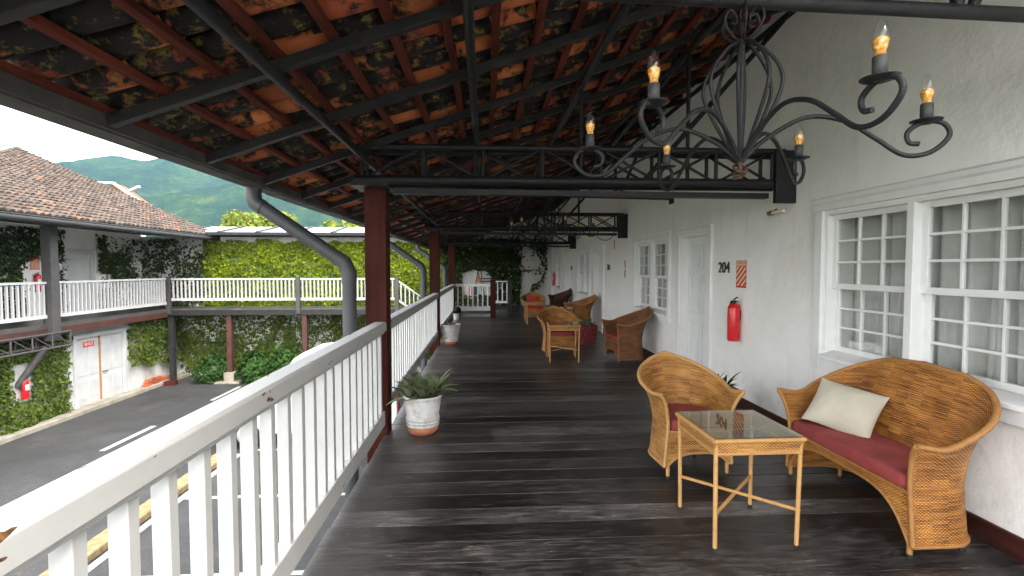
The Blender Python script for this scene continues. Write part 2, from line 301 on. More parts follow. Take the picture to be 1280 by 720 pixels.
# ------------------------------------------------------------------ mesh helpers
class MB:
    def __init__(s): s.v = []; s.f = []; s.uv = {}; s.sm = set()
    def add(s, vs, fs, smooth=False, uvs=None):
        o = len(s.v); s.v += [tuple(p) for p in vs]
        for i, f in enumerate(fs):
            if smooth: s.sm.add(len(s.f))
            if uvs: s.uv[len(s.f)] = [uvs[j] for j in f] if len(uvs) == len(vs) else uvs[i]
            s.f.append([o + j for j in f])
        return s
    def box(s, x0, x1, y0, y1, z0, z1):
        v = [(x, y, z) for z in (z0, z1) for y in (y0, y1) for x in (x0, x1)]
        return s.add(v, [(0, 2, 3, 1), (4, 5, 7, 6), (0, 1, 5, 4), (2, 6, 7, 3), (0, 4, 6, 2), (1, 3, 7, 5)])
    def bar(s, p, q, w_, h_, up=(0, 0, 1)):
        p, q = Vector(p), Vector(q); d = (q - p).normalized(); u = Vector(up)
        if abs(d.dot(u)) > .98: u = Vector((1, 0, 0))
        a = d.cross(u).normalized(); b = a.cross(d).normalized()
        v = [c + a * i * w_ / 2 + b * j * h_ / 2 for c in (p, q) for j in (-1, 1) for i in (-1, 1)]
        return s.add(v, [(0, 2, 3, 1), (4, 5, 7, 6), (0, 1, 5, 4), (2, 6, 7, 3), (0, 4, 6, 2), (1, 3, 7, 5)])
    def tube(s, pts, r, n=8, closed=False, cap=True, flat=1.0):
        pts = [Vector(p) for p in pts]; L = len(pts); rr = r if isinstance(r, (list, tuple)) else [r] * L
        vs, uv, prev, dist = [], [], None, 0
        for i, p in enumerate(pts):
            a = pts[(i - 1) % L] if (i or closed) else p; b = pts[(i + 1) % L] if (i < L - 1 or closed) else p
            d = (b - a); d = d.normalized() if d.length > 1e-9 else Vector((0, 0, 1))
            if prev is None:
                u = Vector((0, 0, 1)) if abs(d.z) < .9 else Vector((1, 0, 0)); x = d.cross(u).normalized()
            else: x = (prev - d * prev.dot(d)); x = x.normalized() if x.length > 1e-6 else d.orthogonal().normalized()
            prev = x; y = d.cross(x).normalized()
            if i: dist += (p - pts[i - 1]).length
            for k in range(n):
                t = 2 * math.pi * k / n; vs.append(p + x * (math.cos(t) * rr[i]) + y * (math.sin(t) * rr[i] * flat)); uv.append((k / n * .06, dist))
        fs = []
        for i in range(L if closed else L - 1):
            a, b = i * n, ((i + 1) % L) * n
            for k in range(n): fs.append((a + k, a + (k + 1) % n, b + (k + 1) % n, b + k))
        s.add(vs, fs, True, uv)
        if cap and not closed:
            o = len(s.v); s.add(vs[:n], [tuple(range(n - 1, -1, -1))]); s.add(vs[-n:], [tuple(range(n))])
        return s
    def lathe(s, prof, n=24, c=(0, 0, 0), smooth=True):
        vs = []
        for r_, z in prof:
            for k in range(n):
                t = 2 * math.pi * k / n; vs.append((c[0] + r_ * math.cos(t), c[1] + r_ * math.sin(t), c[2] + z))
        fs = [(i * n + k, i * n + (k + 1) % n, (i + 1) * n + (k + 1) % n, (i + 1) * n + k) for i in range(len(prof) - 1) for k in range(n)]
        return s.add(vs, fs, smooth)
    def prism(s, poly, axis, lo, hi):
        n = len(poly)
        def mk(a, b, t): return {0: (t, a, b), 1: (a, t, b), 2: (a, b, t)}[axis]
        vs = [mk(a, b, lo) for a, b in poly] + [mk(a, b, hi) for a, b in poly]
        return s.add(vs, [tuple(range(n)), tuple(range(2 * n - 1, n - 1, -1))] + [(i, i + n, (i + 1) % n + n, (i + 1) % n) for i in range(n)])
    def grid(s, P, nu, nv, smooth=True, UV=None):
        vs = [P(i, j) for j in range(nv) for i in range(nu)]; uv = [UV(i, j) for j in range(nv) for i in range(nu)] if UV else None
        return s.add(vs, [(j * nu + i, j * nu + i + 1, (j + 1) * nu + i + 1, (j + 1) * nu + i) for j in range(nv - 1) for i in range(nu - 1)], smooth, uv)
    def mesh(s, name, mat, fix=True):
        m = bpy.data.meshes.new(name); m.from_pydata(s.v, [], s.f)
        if s.uv:
            ul = m.uv_layers.new(name='UVMap')
            for p in m.polygons:
                q = s.uv.get(p.index)
                if q:
                    for k, li in enumerate(p.loop_indices): ul.data[li].uv = q[k]
        if s.sm: m.polygons.foreach_set('use_smooth', [i in s.sm for i in range(len(s.f))])
        m.materials.append(MT[mat] if isinstance(mat, str) else mat)
        if fix and len(s.f) < 60000:
            import bmesh
            b = bmesh.new(); b.from_mesh(m); bmesh.ops.recalc_face_normals(b, faces=b.faces); b.to_mesh(m); b.free()
        return m
    def build(s, name, mat, parent=None, bevel=0, fix=True):
        return link(name, s.mesh(name, mat, fix), parent, bevel=bevel)
def link(name, mesh, parent=None, loc=(0, 0, 0), rot=(0, 0, 0), scale=(1, 1, 1), bevel=0):
    o = bpy.data.objects.new(name, mesh); col.objects.link(o); o.parent = parent; o.location = loc; o.rotation_euler = rot; o.scale = scale
    if bevel:
        b = o.modifiers.new('bevel', 'BEVEL'); b.width = bevel; b.segments = 2; b.limit_method = 'ANGLE'; b.angle_limit = R(40)
    return o
def tag(o, label=None, cat=None, group=None, kind=None):
    if label: o['label'] = label
    if cat: o['category'] = cat
    if group: o['group'] = group
    if kind: o['kind'] = kind
    return o
def thing(name, label, cat, loc=(0, 0, 0), rz=0, group=None):
    o = bpy.data.objects.new(name, None); col.objects.link(o); o.location = loc; o.rotation_euler = (0, 0, rz); o.empty_display_size = .1
    return tag(o, label, cat, group)
def copy_tree(o, parent=None):
    c = o.copy(); col.objects.link(c); c.parent = parent
    for ch in list(o.children): copy_tree(ch, c)
    return c
def sstep(a, b, x): t = max(0, min(1, (x - a) / (b - a))); return t * t * (3 - 2 * t)
def lerp(a, b, t): return a + (b - a) * t
def hsh(i, j): x = math.sin(i * 127.1 + j * 311.7) * 43758.5453; return x - math.floor(x)
def vn(x, y):
    i, j = math.floor(x), math.floor(y); a, b = x - i, y - j; a = a * a * (3 - 2 * a); b = b * b * (3 - 2 * b)
    return lerp(lerp(hsh(i, j), hsh(i + 1, j), a), lerp(hsh(i, j + 1), hsh(i + 1, j + 1), a), b)
def fbm(x, y): return (vn(x, y) + .5 * vn(2.1 * x + 5, 2.1 * y + 9) + .25 * vn(4.3 * x + 3, 4.3 * y + 1)) / 1.75
def text_mesh(s, size, extr, mat, name):
    cu = bpy.data.curves.new(name, 'FONT'); cu.body = s; cu.size = size; cu.extrude = extr; cu.align_x = 'CENTER'; cu.align_y = 'CENTER'
    o = bpy.data.objects.new(name, cu); col.objects.link(o); dg = bpy.context.evaluated_depsgraph_get()
    m = bpy.data.meshes.new_from_object(o.evaluated_get(dg)); col.objects.unlink(o); bpy.data.objects.remove(o)
    m.materials.clear(); m.materials.append(MT[mat]); return m

# ================================================================== SETTING
W = 2.93          # veranda wall face
DE = -0.955       # deck edge
G = -2.9          # courtyard ground
YB = 0.2         # tiled roof stops here, out of view, to let sky light in
DB = -2.2         # the deck is built back to here
WB = -7.0         # wall carried on unseen behind the camera to block light from behind right
YF = 21.1         # far wall
# ground sheets
tag(MB().box(-3000, 3000, -200, 4000, G - .6, G - .3).build('ground', 'field'), kind='structure')
tag(MB().box(-12.3, 14, -30, 21.3, G - .25, G).build('road', 'asphalt'), kind='structure')
# hills
def hill_pt(i, j, nu=150, nv=46):
    x = lerp(-2300, 900, i / (nu - 1)); y = lerp(380, 1500, j / (nv - 1))
    prof = 212 - 85 * sstep(-560, -80, x) - 70 * sstep(-100, 500, x)
    t = j / (nv - 1); h = prof * (sstep(0, .62, t) ** .8)
    h += (fbm(x * .006, y * .006) - .5) * 62 * sstep(0, .3, t) + (vn(x * .03, y * .03) - .5) * 14 + (vn(x * .05, y * .05) - .5) * 14
    return (x, y, G - 8 + h * (1 if t < .99 else .9))
tag(MB().grid(lambda i, j: hill_pt(i, j), 150, 46).build('hill', 'hill'), kind='structure')

# ---- veranda deck with single planks
dk = thing('veranda_deck', None, None); dk['kind'] = 'structure'
pl_mesh = {}
def plank(x0, x1, y, wd, parent, j=0):
    key = (round(x0, 2), round(x1, 2), round(wd, 3), j)
    if key not in pl_mesh:
        r_ = random.Random(hash(key) & 1023); b = MB(); a = x0 + r_.uniform(-.006, .006)
        b.box(a, x1, -wd / 2 - .001, wd / 2 + .001, -.035, 0); pl_mesh[key] = b.mesh('plank', 'deck')
    return link('plank', pl_mesh[key], parent, (0, y, rnd.uniform(-.002, .001)), (0, 0, rnd.uniform(-.0005, .0005)), bevel=.002)
y = DB; k = 0
while y < 15.95:
    plank(DE, W, y + .1, .194, dk, k % 5); y += .2; k += 1
while y < YF - .05:
    plank(.3, W, y + .1, .194, dk, k % 3); y += .2; k += 1
b = MB()
for i in range(3): b.box(DE + .02, W, DB, 15.95, -.3 - i * .001, -.036) if i == 0 else None
b.box(.32, W, 15.95, YF, -.3, -.037)
b.build('joist_bed', 'black', dk)
b = MB()
yy = DB
while yy < 15.9:
    for dx in (.045, .062, .9, 1.7, 2.5):
        for dy in (.05, .15): b.lathe([(.0035, .0012), (0, .0016)], 6, (DE + dx + rnd.uniform(-.01, .01), yy + dy + rnd.uniform(-.01, .01), 0))
    yy += .2
tag(b.build('nail_heads', 'iron', dk), kind='stuff')
tag(MB().box(DE - .0, DE + .03, DB, 15.95, -.3, -.04).build('deck_edge_beam', 'red_beam', dk))
# back wing deck
bdk = thing('walkway_deck', None, None); bdk['kind'] = 'structure'
MB().box(-14.2, .3, 19.62, YF, -.16, 0).build('walkway_slab', 'deck', bdk); MB().box(-12.3, .3, 19.6, 19.66, -.24, -.03).build('edge_beam', 'steel', bdk)
ldk = thing('walkway_deck', None, None); ldk['kind'] = 'structure'
MB().box(-14.2, -12.26, 8, 19.6, -.12, .02).build('walkway_slab', 'deck', ldk); MB().box(-12.3, -12.22, 8, 19.58, -.3, -.1).build('edge_beam', 'red_beam', ldk)

# ================================================================== VERANDA BUILDING
bld = thing('white_building', 'long white plastered building lining the veranda with windows and doors', 'building', (W, 0, 0))
WIN = [(3.2, 1.68), (8.44, 1.68), (14.25, 1.68), (19.05, 1.1)]; WZ0, WZ1 = .86, 2.07
DOORS = [(6.67, .9), (12.33, .92), (17.0, .9)]; DZ = 2.06
def wall_boxes(ops, a0, a1, z0, z1, t0, t1, axis):
    b = MB(); ops = sorted(ops)
    def bx(p, q, c, d):
        if q - p < 1e-4 or d - c < 1e-4: return
        b.box(t0, t1, p, q, c, d) if axis == 'y' else b.box(p, q, t0, t1, c, d)
    cur = a0
    for (p, q, c, d) in ops:
        bx(cur, p, z0, z1); bx(p, q, z0, c); bx(p, q, d, z1); cur = q
    bx(cur, a1, z0, z1); return b
ops = [(c - w_ / 2, c + w_ / 2, WZ0, WZ1) for c, w_ in WIN] + [(c - w_ / 2, c + w_ / 2, 0.0, DZ) for c, w_ in DOORS]
wall_boxes(ops, WB, YF, G, 4.4, 0, .26, 'y').build('wall', 'plaster', bld)
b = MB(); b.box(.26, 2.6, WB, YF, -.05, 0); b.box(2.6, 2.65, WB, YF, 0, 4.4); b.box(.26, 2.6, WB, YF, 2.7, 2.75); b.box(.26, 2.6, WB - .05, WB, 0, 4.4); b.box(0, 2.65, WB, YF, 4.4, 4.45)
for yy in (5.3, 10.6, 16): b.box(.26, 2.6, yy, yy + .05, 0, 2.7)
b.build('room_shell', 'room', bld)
segs = []; cur = WB
for c, w_ in DOORS: segs.append((cur, c - w_ / 2 - .1)); cur = c + w_ / 2 + .1
segs.append((cur, YF))
for a, q in segs: MB().box(-.022, -.001, a, q, 0.0, .13).build('skirting_board', 'base_wood', bld, bevel=.004)

def curtain_mesh(w_, z0, z1, seed):
    r_ = random.Random(seed); b = MB(); n = 150; ph = [r_.uniform(0, 6) for _ in range(4)]
    def P(i, j):
        yv = (i / (n - 1) - .5) * w_; zz = lerp(z0, z1, j / 7)
        return (.05 * math.sin(yv * 34 + ph[0] + .5 * math.sin(yv * 7 + zz * 1.2)) + .03 * math.sin(yv * 61 + ph[1] + .3 * zz) + .02 * math.sin(yv * 9 + ph[2]), yv, zz)
    return b.grid(P, n, 8)
def make_window(c, w_, seed):
    # local x toward the room, casing stands proud of the wall
    root = MB()
    t = .10
    y0, y1 = c - w_ / 2, c + w_ / 2
    wnd = bpy.data.objects.new('window', None); col.objects.link(wnd); wnd.parent = bld; wnd.empty_display_size = .1
    for a, q in ((y0 - t, y0 - .004), (y1 + .004, y1 + t)): MB().box(-.035, .0, a, q, WZ0 - .13, WZ1 + .02).build('casing', 'white', wnd, bevel=.006)
    h = MB(); prof = [(0, WZ1 + .02), (-.035, WZ1 + .02), (-.036, WZ1 + .07), (-.05, WZ1 + .085), (-.055, WZ1 + .115), (-.07, WZ1 + .125), (0, WZ1 + .13)]
    h.prism([(a, b_) for a, b_ in prof], 1, y0 - t - .015, y1 + t + .015); h.build('head_moulding', 'white', wnd, bevel=.002)
    s = MB(); s.prism([(.1, WZ0 - .03), (-.03, WZ0 - .03), (-.055, WZ0 - .035), (-.055, WZ0 - .005), (.1, WZ0 + .03)], 1, y0 - .003 + .004, y1 - .001)
    s.build('sill', 'white', wnd, bevel=.002)
    s = MB(); s.box(-.03, 0, y0 - t + .102, y1 + t - .102, WZ0 - .125, WZ0 - .04); s.build('apron_board', 'white', wnd, bevel=.004)
    # reveal lining
    l_ = MB(); l_.box(.0, .14, y0, y0 + .02, WZ0 + .03, WZ1); l_.box(.0, .14, y1 - .02, y1, WZ0 + .03, WZ1); l_.box(.0, .14, y0 + .02, y1 - .02, WZ1 - .02, WZ1)
    l_.build('reveal_lining', 'white', wnd)
    half = 2 if w_ > 1.3 else 1
    cells = [(y0 + .02, c - .03), (c + .03, y1 - .02)] if half == 2 else [(y0 + .02, y1 - .02)]
    if half == 2: MB().box(-.012, .13, c - .03, c + .03, WZ0 + .03, WZ1 - .02).build('mullion', 'white', wnd, bevel=.004)
    zm = 1.445
    for (a, q) in cells:
        for (zz0, zz1, xo) in ((zm - .02, WZ1 - .02, .05), (WZ0 + .03, zm + .02, .085)):
            f = MB(); st = .045
            f.box(xo, xo + .035, a, a + st, zz0, zz1); f.box(xo, xo + .035, q - st, q, zz0, zz1)
            f.box(xo + .0005, xo + .0345, a + st, q - st, zz1 - st, zz1); f.box(xo + .0005, xo + .0345, a + st, q - st, zz0, zz0 + st)
            f.build('sash', 'white', wnd, bevel=.003)
            pw, ph = (q - a - 2 * st) / 3, (zz1 - zz0 - 2 * st) / 3; m = MB()
            for i in (1, 2): m.box(xo + .004, xo + .03, a + st + pw * i - .009, a + st + pw * i + .009, zz0 + st, zz1 - st)
            for i in (1, 2): m.box(xo + .006, xo + .028, a + st, q - st, zz0 + st + ph * i - .009, zz0 + st + ph * i + .009)
            m.build('muntin', 'white', wnd, bevel=.002)
            for i in range(3):
                for j in range(3):
                    g = MB(); yy0 = a + st + pw * i; z_ = zz0 + st + ph * j; tx = rnd.uniform(-.0012, .0012)
                    g.add([(xo + .017 + tx, yy0, z_), (xo + .017, yy0 + pw, z_), (xo + .017 - tx, yy0 + pw, z_ + ph), (xo + .017, yy0, z_ + ph)], [(3, 2, 1, 0)])
                    g.build('pane', 'glass', wnd, fix=False)
    cm = curtain_mesh(w_ + .5, .3, 2.35, seed).mesh('curtain', 'curtain', False); link('curtain', cm, wnd, (.27, c, 0))
    return wnd
for i, (c, w_) in enumerate(WIN): make_window(c, w_, i)
def panel_door(b, y0, y1, z0, z1, x):
    pass
for c, w_ in DOORS:
    y0, y1 = c - w_ / 2, c + w_ / 2; d = MB(); x = .10
    st = .11; mid = [(.0, .2), (.82, .95), (1.5, 1.58), (DZ - .13, DZ)]
    for a, q in ((y0, y0 + st), (c - .045, c + .045), (y1 - st, y1)): d.box(x, x + .04, a, q, 0.005, DZ - .02)
    for a, q in ((y0 + st, c - .045), (c + .045, y1 - st)):
        for z0, z1 in mid: d.box(x + .0005, x + .0395, a, q, max(z0, .005), min(z1, DZ - .02))
    door = d.build('door', 'door', bld, bevel=.003)
    for a, q in ((y0 + st, c - .045), (c + .045, y1 - st)):
        for z0, z1 in ((.2, .82), (.95, 1.5), (1.58, DZ - .13)):
            p_ = MB(); p_.box(x + .018, x + .03, a, q, z0, z1); p_.box(x + .008, x + .02, a + .04, q - .04, z0 + .04, z1 - .04); p_.build('panel', 'door', door, bevel=.006)
    f = MB(); t = .115
    f.box(-.035, .0, y0 - t, y0 - .002, 0, DZ + .02); f.box(-.035, .0, y1 + .002, y1 + t, 0, DZ + .02); f.box(-.045, -.0002, y0 - t - .015, y1 + t + .015, DZ + .02, DZ + .075); f.box(-.06, -.0004, y0 - t - .03, y1 + t + .03, DZ + .075, DZ + .10)
    f.box(.0, .15, y0 - .001, y0 + .02, 0, DZ - .001); f.box(.0, .15, y1 - .02, y1 + .001, 0, DZ - .001); f.box(.0, .15, y0 + .02, y1 - .02, DZ - .02, DZ)
    f.build('casing', 'white', door, bevel=.005)
    kn = MB(); kn.lathe([(.012, 0), (.012, .03), (.026, .04), (.028, .055), (.018, .066), (0, .068)], 14); o = kn.build('knob', 'bronze', door); o.location = (x, y0 + .06, 1.0); o.rotation_euler = (0, R(-90), 0)

# far wall (end of the veranda and of the walkway) 
fw_ = thing('end_wall_building', 'white plastered cross building with creeper at the far end of the veranda', 'building', (0, YF, 0))
wall_boxes([(-9.2, -8.3, .0, 2.0)], -14.4, W, -2.9, 2.9, 0, .25, 'x').build('wall', 'old_plaster', fw_)
MB().box(-9.2, -8.3, .1, .14, 0, 2.0).build('door', 'old_door', fw_, bevel=.004)
MB().box(-2.2, W + .3, .001, .24, 2.9, 4.4).build('gable_wall', 'old_plaster', fw_)
b = MB(); b.box(-11.2, -2.4, -.12, .5, 2.9, 2.98); b.build('coping_beam', 'steel', fw_)

# ================================================================== VERANDA ROOF
SL = .35
def zr(x): return 2.34 + SL * (x + 1.9)      # rafter underside
roof = thing('tiled_veranda_roof', 'dark clay tile veranda roof on red battens and steel rafters, seen from below', 'roof', (0, 0, 0))
raf = MB(); th = math.atan(SL); raf.bar((-1.93, 0, zr(-1.93) + .03), (W, 0, zr(W) + .03), .05, .06)
rm = raf.mesh('rafter', 'steel')
k = 1
while .89 * k < YF:
    link('rafter', rm, roof, (0, .89 * k, rnd.uniform(-.004, .004)), bevel=.004); k += 1
bm_ = []
for i in range(17):
    xb = -1.93 + .287 * i
    bt = MB(); n = 14
    for j in range(n):
        a, q = lerp(YB, YF, j / n), lerp(YB, YF, (j + 1) / n)
        bt.bar((xb + rnd.uniform(-.008, .008), a, zr(xb) + .078), (xb + rnd.uniform(-.008, .008), q - .006, zr(xb) + .078), .05, .034)
    bt.build('batten', 'batten', roof)
for xp, r_ in ((-1.08, .032), (-.08, .03), (.92, .03), (1.95, .03)):
    p_ = MB(); p_.tube([(xp, YB, zr(xp) - r_ + .003), (xp, YF, zr(xp) - r_ + .003)], r_, 12); p_.build('purlin_pipe', 'iron', roof)
MB().tube([(W - .03, YB, zr(W) - .02), (W - .03, YF, zr(W) - .02)], .03, 8).build('wall_plate', 'iron', roof)
fb = MB()
n = 12
for j in range(n):
    a, q = lerp(YB, YF, j / n), lerp(YB, YF, (j + 1) / n); fb.box(-1.955 - (j % 2) * .002, -1.93, a, q - .002, 2.318, 2.40)
fb.build('fascia_board', 'fascia', roof)
# box gutter in overlapping lengths
gt = MB(); yy = YB; k = 0
while yy < YF:
    q = min(yy + 1.55, YF); e = .004 * (k % 2); z0 = 2.312 - e
    gt.prism([(-1.958, 2.40), (-1.958, z0), (-2.095 - e, z0), (-2.13 - e, 2.43), (-2.118 - e, 2.43), (-2.085 - e, z0 + .012), (-1.968, z0 + .012), (-1.968, 2.40)], 1, yy, q + .03); yy = q; k += 1
gt.build('gutter', 'fascia', roof)

# clay barrel tiles
TP, TR = .222, .287
def tile_mesh(kind, seed, ln=.40):
    r_ = random.Random(seed); b = MB(); n = 6; th_ = .013; rings = []
    for e, (s_, rad, lift) in enumerate(((0, .082 if kind == 'pan' else .11, .02), (ln * .5, .086, .01) if kind == 'pan' else (ln * .5, .108, .01), (ln, .09 if kind == 'pan' else .1, 0))):
        for tt in (0, th_):
            row = []
            for k_ in range(n + 1):
                ph = R(-68 + 136 * k_ / n) if kind == 'pan' else R(-80 + 160 * k_ / n); rr = rad + (tt if kind == 'pan' else -tt)
                if kind == 'pan': row.append((s_, rr * math.sin(ph), rad * 1.0 - rr * math.cos(ph) + lift + .012 + r_.uniform(-.0015, .0015)))
                else: row.append((s_, rr * .98 * math.sin(ph), rr * math.cos(ph) * .9 + lift + .048))
            rings.append(row)
    V = [p for row in rings for p in row]; m = n + 1; F = []
    for e in range(2):
        for side in (0, 1):
            a, c = (2 * e + side) * m, (2 * e + 2 + side) * m
            F += [(a + k_, a + k_ + 1, c + k_ + 1, c + k_) for k_ in range(n)]
        for k_ in (0, n):
            F.append((2 * e * m + k_, (2 * e + 1) * m + k_, (2 * e + 3) * m + k_, (2 * e + 2) * m + k_))
    for e in (0, 2): F += [(2 * e * m + k_, 2 * e * m + k_ + 1, (2 * e + 1) * m + k_ + 1, (2 * e + 1) * m + k_) for k_ in range(n)]
    b.add(V, F, True); return b
pans = [tile_mesh('pan', i) for i in range(4)]; caps = [tile_mesh('cap', i) for i in range(2)]
pan_meshes = [b.mesh('tile', 'tile_under') for b in pans]
tiles = []; ncol = int((YF - YB) / TP)
for i in range(18):
    for j in range(ncol):
        tiles.append(('pan', -2.04 + TR * i + rnd.uniform(-.012, .012), YB + TP * (j + .5) + rnd.uniform(-.008, .008), rnd.uniform(-.02, .02)))
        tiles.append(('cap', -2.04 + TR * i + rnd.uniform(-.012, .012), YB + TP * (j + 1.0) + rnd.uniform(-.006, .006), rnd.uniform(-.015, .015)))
def seen(t):
    if t[0] != 'pan': return 1e9
    dx, dy, dz = t[1] + .15, t[2], zr(t[1]) + .1 - 1.6
    if dy < .3 or dz / dy > .62 or dx / dy < -1.08: return 1e9
    return dx * dx + dy * dy + dz * dz
order = sorted(range(len(tiles)), key=lambda q: seen(tiles[q])); top = set(order[:300]); rest = MB(); rest_pan = rest; rest_cap = MB()
ca, sa = math.cos(th), math.sin(th)
for q, (kd, x, y, rz_) in enumerate(tiles):
    z = zr(x) + .094
    if q in top:
        link('tile', pan_meshes[q % 4], roof, (x, y, z), (0, -th, rz_))
    else:
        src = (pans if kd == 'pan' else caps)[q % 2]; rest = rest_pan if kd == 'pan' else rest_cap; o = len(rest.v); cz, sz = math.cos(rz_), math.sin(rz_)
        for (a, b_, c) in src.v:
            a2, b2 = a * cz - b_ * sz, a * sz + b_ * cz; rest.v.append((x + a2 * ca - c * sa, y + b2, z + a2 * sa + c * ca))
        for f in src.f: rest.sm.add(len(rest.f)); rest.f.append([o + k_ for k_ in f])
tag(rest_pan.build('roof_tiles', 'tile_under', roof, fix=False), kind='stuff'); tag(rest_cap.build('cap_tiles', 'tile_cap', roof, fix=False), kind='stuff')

# ================================================================== TRUSSES
def make_truss(y, label):
    t = thing('roof_truss', label, 'truss', (0, y, 0), 0, 'black steel trusses across the veranda')
    x0, x1, zb, zt, r_ = -1.16, 2.75, 2.40, 2.70, .028
    for dy in (-.1, .1):
        MB().tube([(x0, dy, zb), (x1 + .1, dy, zb)], r_ + .014, 12).build('bottom_chord', 'iron', t)
        MB().tube([(x0 + .02, dy, zt), (x1 + .1, dy, zt)], r_, 10).build('top_chord', 'iron', t)
    n = 7; xs = [lerp(x0 + .06, x1 - .02, i / n) for i in range(n + 1)]
    for i, x in enumerate(xs):
        for dy in (-.1, .1): MB().tube([(x, dy, zb), (x, dy, zt)], .018, 8).build('upright', 'iron', t)
        MB().tube([(x, -.1, zb), (x, .1, zb)], .014, 6).build('cross_tie', 'iron', t)
        if i < n:
            a, q = x, xs[i + 1]
            for dy, fl in ((-.1, i % 2), (.1, 1 - i % 2)):
                MB().tube([(a, dy, zt if fl else zb), (q, dy, zb if fl else zt)], .013, 6).build('diagonal', 'iron', t)
            if i >= 4: MB().tube([(a, -.1, zb if i % 2 else zt), (q, -.1, zt if i % 2 else zb)], .013, 6).build('diagonal', 'iron', t)
    for xp in (-.08, .92, 1.95):
        MB().tube([(xp, 0, zb), (xp, 0, zr(xp) - .03)], .02, 8).build('king_post', 'iron', t)
    MB().tube([(1.5, 0, zb), (W - .06, 0, zr(W) - .06)], .024, 8).build('brace', 'iron', t)
    MB().tube([(.92, 0, zb), (1.95, 0, zr(1.95) - .04)], .02, 8).build('brace', 'iron', t)
    MB().box(2.73, W - .002, -.17, -.12, 2.21, 2.70).build('wall_bracket', 'iron', t, bevel=.004)
    MB().bar((-.84, .0, 2.31), (2.74, .0, 2.295), .08, .05).build('lower_beam', 'iron', t)
    MB().box(-1.2, -.86, -.13, .3, 2.345, 2.372).build('bearing_plate', 'iron', t)
    return t
TY = [4.62, 10.0, 15.6]
for y, lb in zip(TY, ('black lattice steel truss resting on the thick red-brown post by the first flower pot',
                      'black lattice steel truss above the second red-brown post, before the far wall',
                      'black lattice steel truss above the end railing of the veranda')): make_truss(y, lb)
def make_tie(y, label):
    t = thing('tie_bar', label, 'beam', (0, y, 0), 0, 'round tie bars that carry the chandeliers')
    MB().tube([(-1.08, 0, 2.755), (W - .01, 0, 2.685)], .03, 14).build('pipe', 'iron', t)
    MB().tube([(2.03, 0, 2.70), (2.03, 0, zr(2.03) - .0)], .026, 10).build('strut', 'iron', t)
    MB().tube([(2.09, 0, 2.70), (2.62, 0, zr(2.62))], .024, 10).build('strut', 'iron', t)
    MB().tube([(-.08, 0, 2.73), (-.08, 0, zr(-.08) - .04)], .022, 8).build('strut', 'iron', t)
    MB().box(W - .02, W - .001, -.08, .08, 2.6, 2.78).build('wall_plate', 'iron', t)
make_tie(2.03, 'round black pipe across the veranda carrying the chandelier over the glass table')
make_tie(7.5, 'round black pipe across the veranda carrying the chandelier beyond the first truss')

# ================================================================== POSTS
for i, y in enumerate((4.77, 10.2, 15.6)):
    lb = ['thick red-brown wooden post beside the pot of purple and green leaves', 'red-brown wooden post beside the pale empty-looking flower pot', 'red-brown wooden post at the corner of the end railing'][i]
    p_ = thing('wooden_post', lb, 'post', (-1.02, y, G), 0, 'red-brown posts along the railing')
    MB().box(-.1, .1, -.1, .1, .3, 2.345 - G).build('shaft', 'post', p_, bevel=.006); MB().box(-.17, .17, -.17, .17, 0, .3).build('footing', 'concrete', p_, bevel=.01)

# ================================================================== RAILINGS
def railing(name, label, p, q, z0, mats, group, step=.18, bw=.05, top=1.09, rail_w=.12, rail_h=.11, bot=(.12, .245), z1=None, big=True):
    p, q = Vector((*p, z0)), Vector((*q, z0 if z1 is None else z1)); L = Vector((q.x - p.x, q.y - p.y, 0)).length; ang = math.atan2(q.y - p.y, q.x - p.x); dz = (q.z - p.z) / L
    t = thing(name, label, 'railing', p, ang, group)
    def shear(b): b.v = [(x, y, z + dz * x) for x, y, z in b.v]; return b
    hw = rail_w / 2; c = .012 if big else .006
    b = MB(); b.prism([(-hw, top - rail_h + .025), (hw, top - rail_h + .025), (hw, top - c), (hw - c, top), (-hw + c, top), (-hw, top - c)], 0, 0, L); shear(b).build('top_rail', mats[0], t, bevel=.004 if big else 0)
    if big: b = MB(); b.box(0, L, -hw + .018, hw - .018, top - rail_h, top - rail_h + .0255); shear(b).build('rail_moulding', mats[0], t, bevel=.004)
    b = MB(); b.box(0, L, -.04 if big else -.025, .04 if big else .025, bot[0], bot[1]); shear(b).build('bottom_rail', mats[0], t, bevel=.006 if big else 0)
    n = max(2, int(round(L / step))); bm = MB().box(-.022, .022, -bw / 2, bw / 2, bot[1] - .03, top - rail_h + .002).mesh('baluster', mats[1])
    for i in range(n):
        x = L * (i + .5) / n
        link('baluster', bm, t, (x, 0, dz * x), (rnd.uniform(-.004, .004), rnd.uniform(-.004, .004), 0) if big else (0, 0, 0), bevel=.003 if big else 0)
    return t
RX = -.985; g = 'white railings along our veranda'
railing('railing', 'chipped white wooden railing with a wide handrail overlooking the lane, ending at the thick post', (RX, -.7), (RX, 4.68), 0, ('white_rail', 'white_bal'), g, .18, .055, bot=(.10, .235))
railing('railing', 'white wooden railing between the two red-brown posts behind the leafy pot', (RX, 4.86), (RX, 10.1), 0, ('white_rail', 'white'), g, .155, .05, bot=(.2, .31))
railing('railing', 'short white wooden railing running from the pale empty-looking pot to the corner post', (RX, 10.3), (RX, 15.5), 0, ('white_rail', 'white'), g, .16, .05, bot=(.2, .31))
railing('railing', 'white railing closing the end of the veranda between corner post and dark post', (-.92, 15.82), (.2, 15.82), 0, ('white', 'white'), g, .16, .045, 1.09, .07, .09, (.22, .36))
e = thing('railing_post', 'red-brown newel post ending the white railing across the veranda end', 'post', (.29, 15.82, 0)); MB().box(-.085, .085, -.085, .085, 0, 1.18).build('shaft', 'post', e, bevel=.006); MB().box(-.1, .1, -.1, .1, 1.18, 1.215).build('cap', 'post', e, bevel=.006)
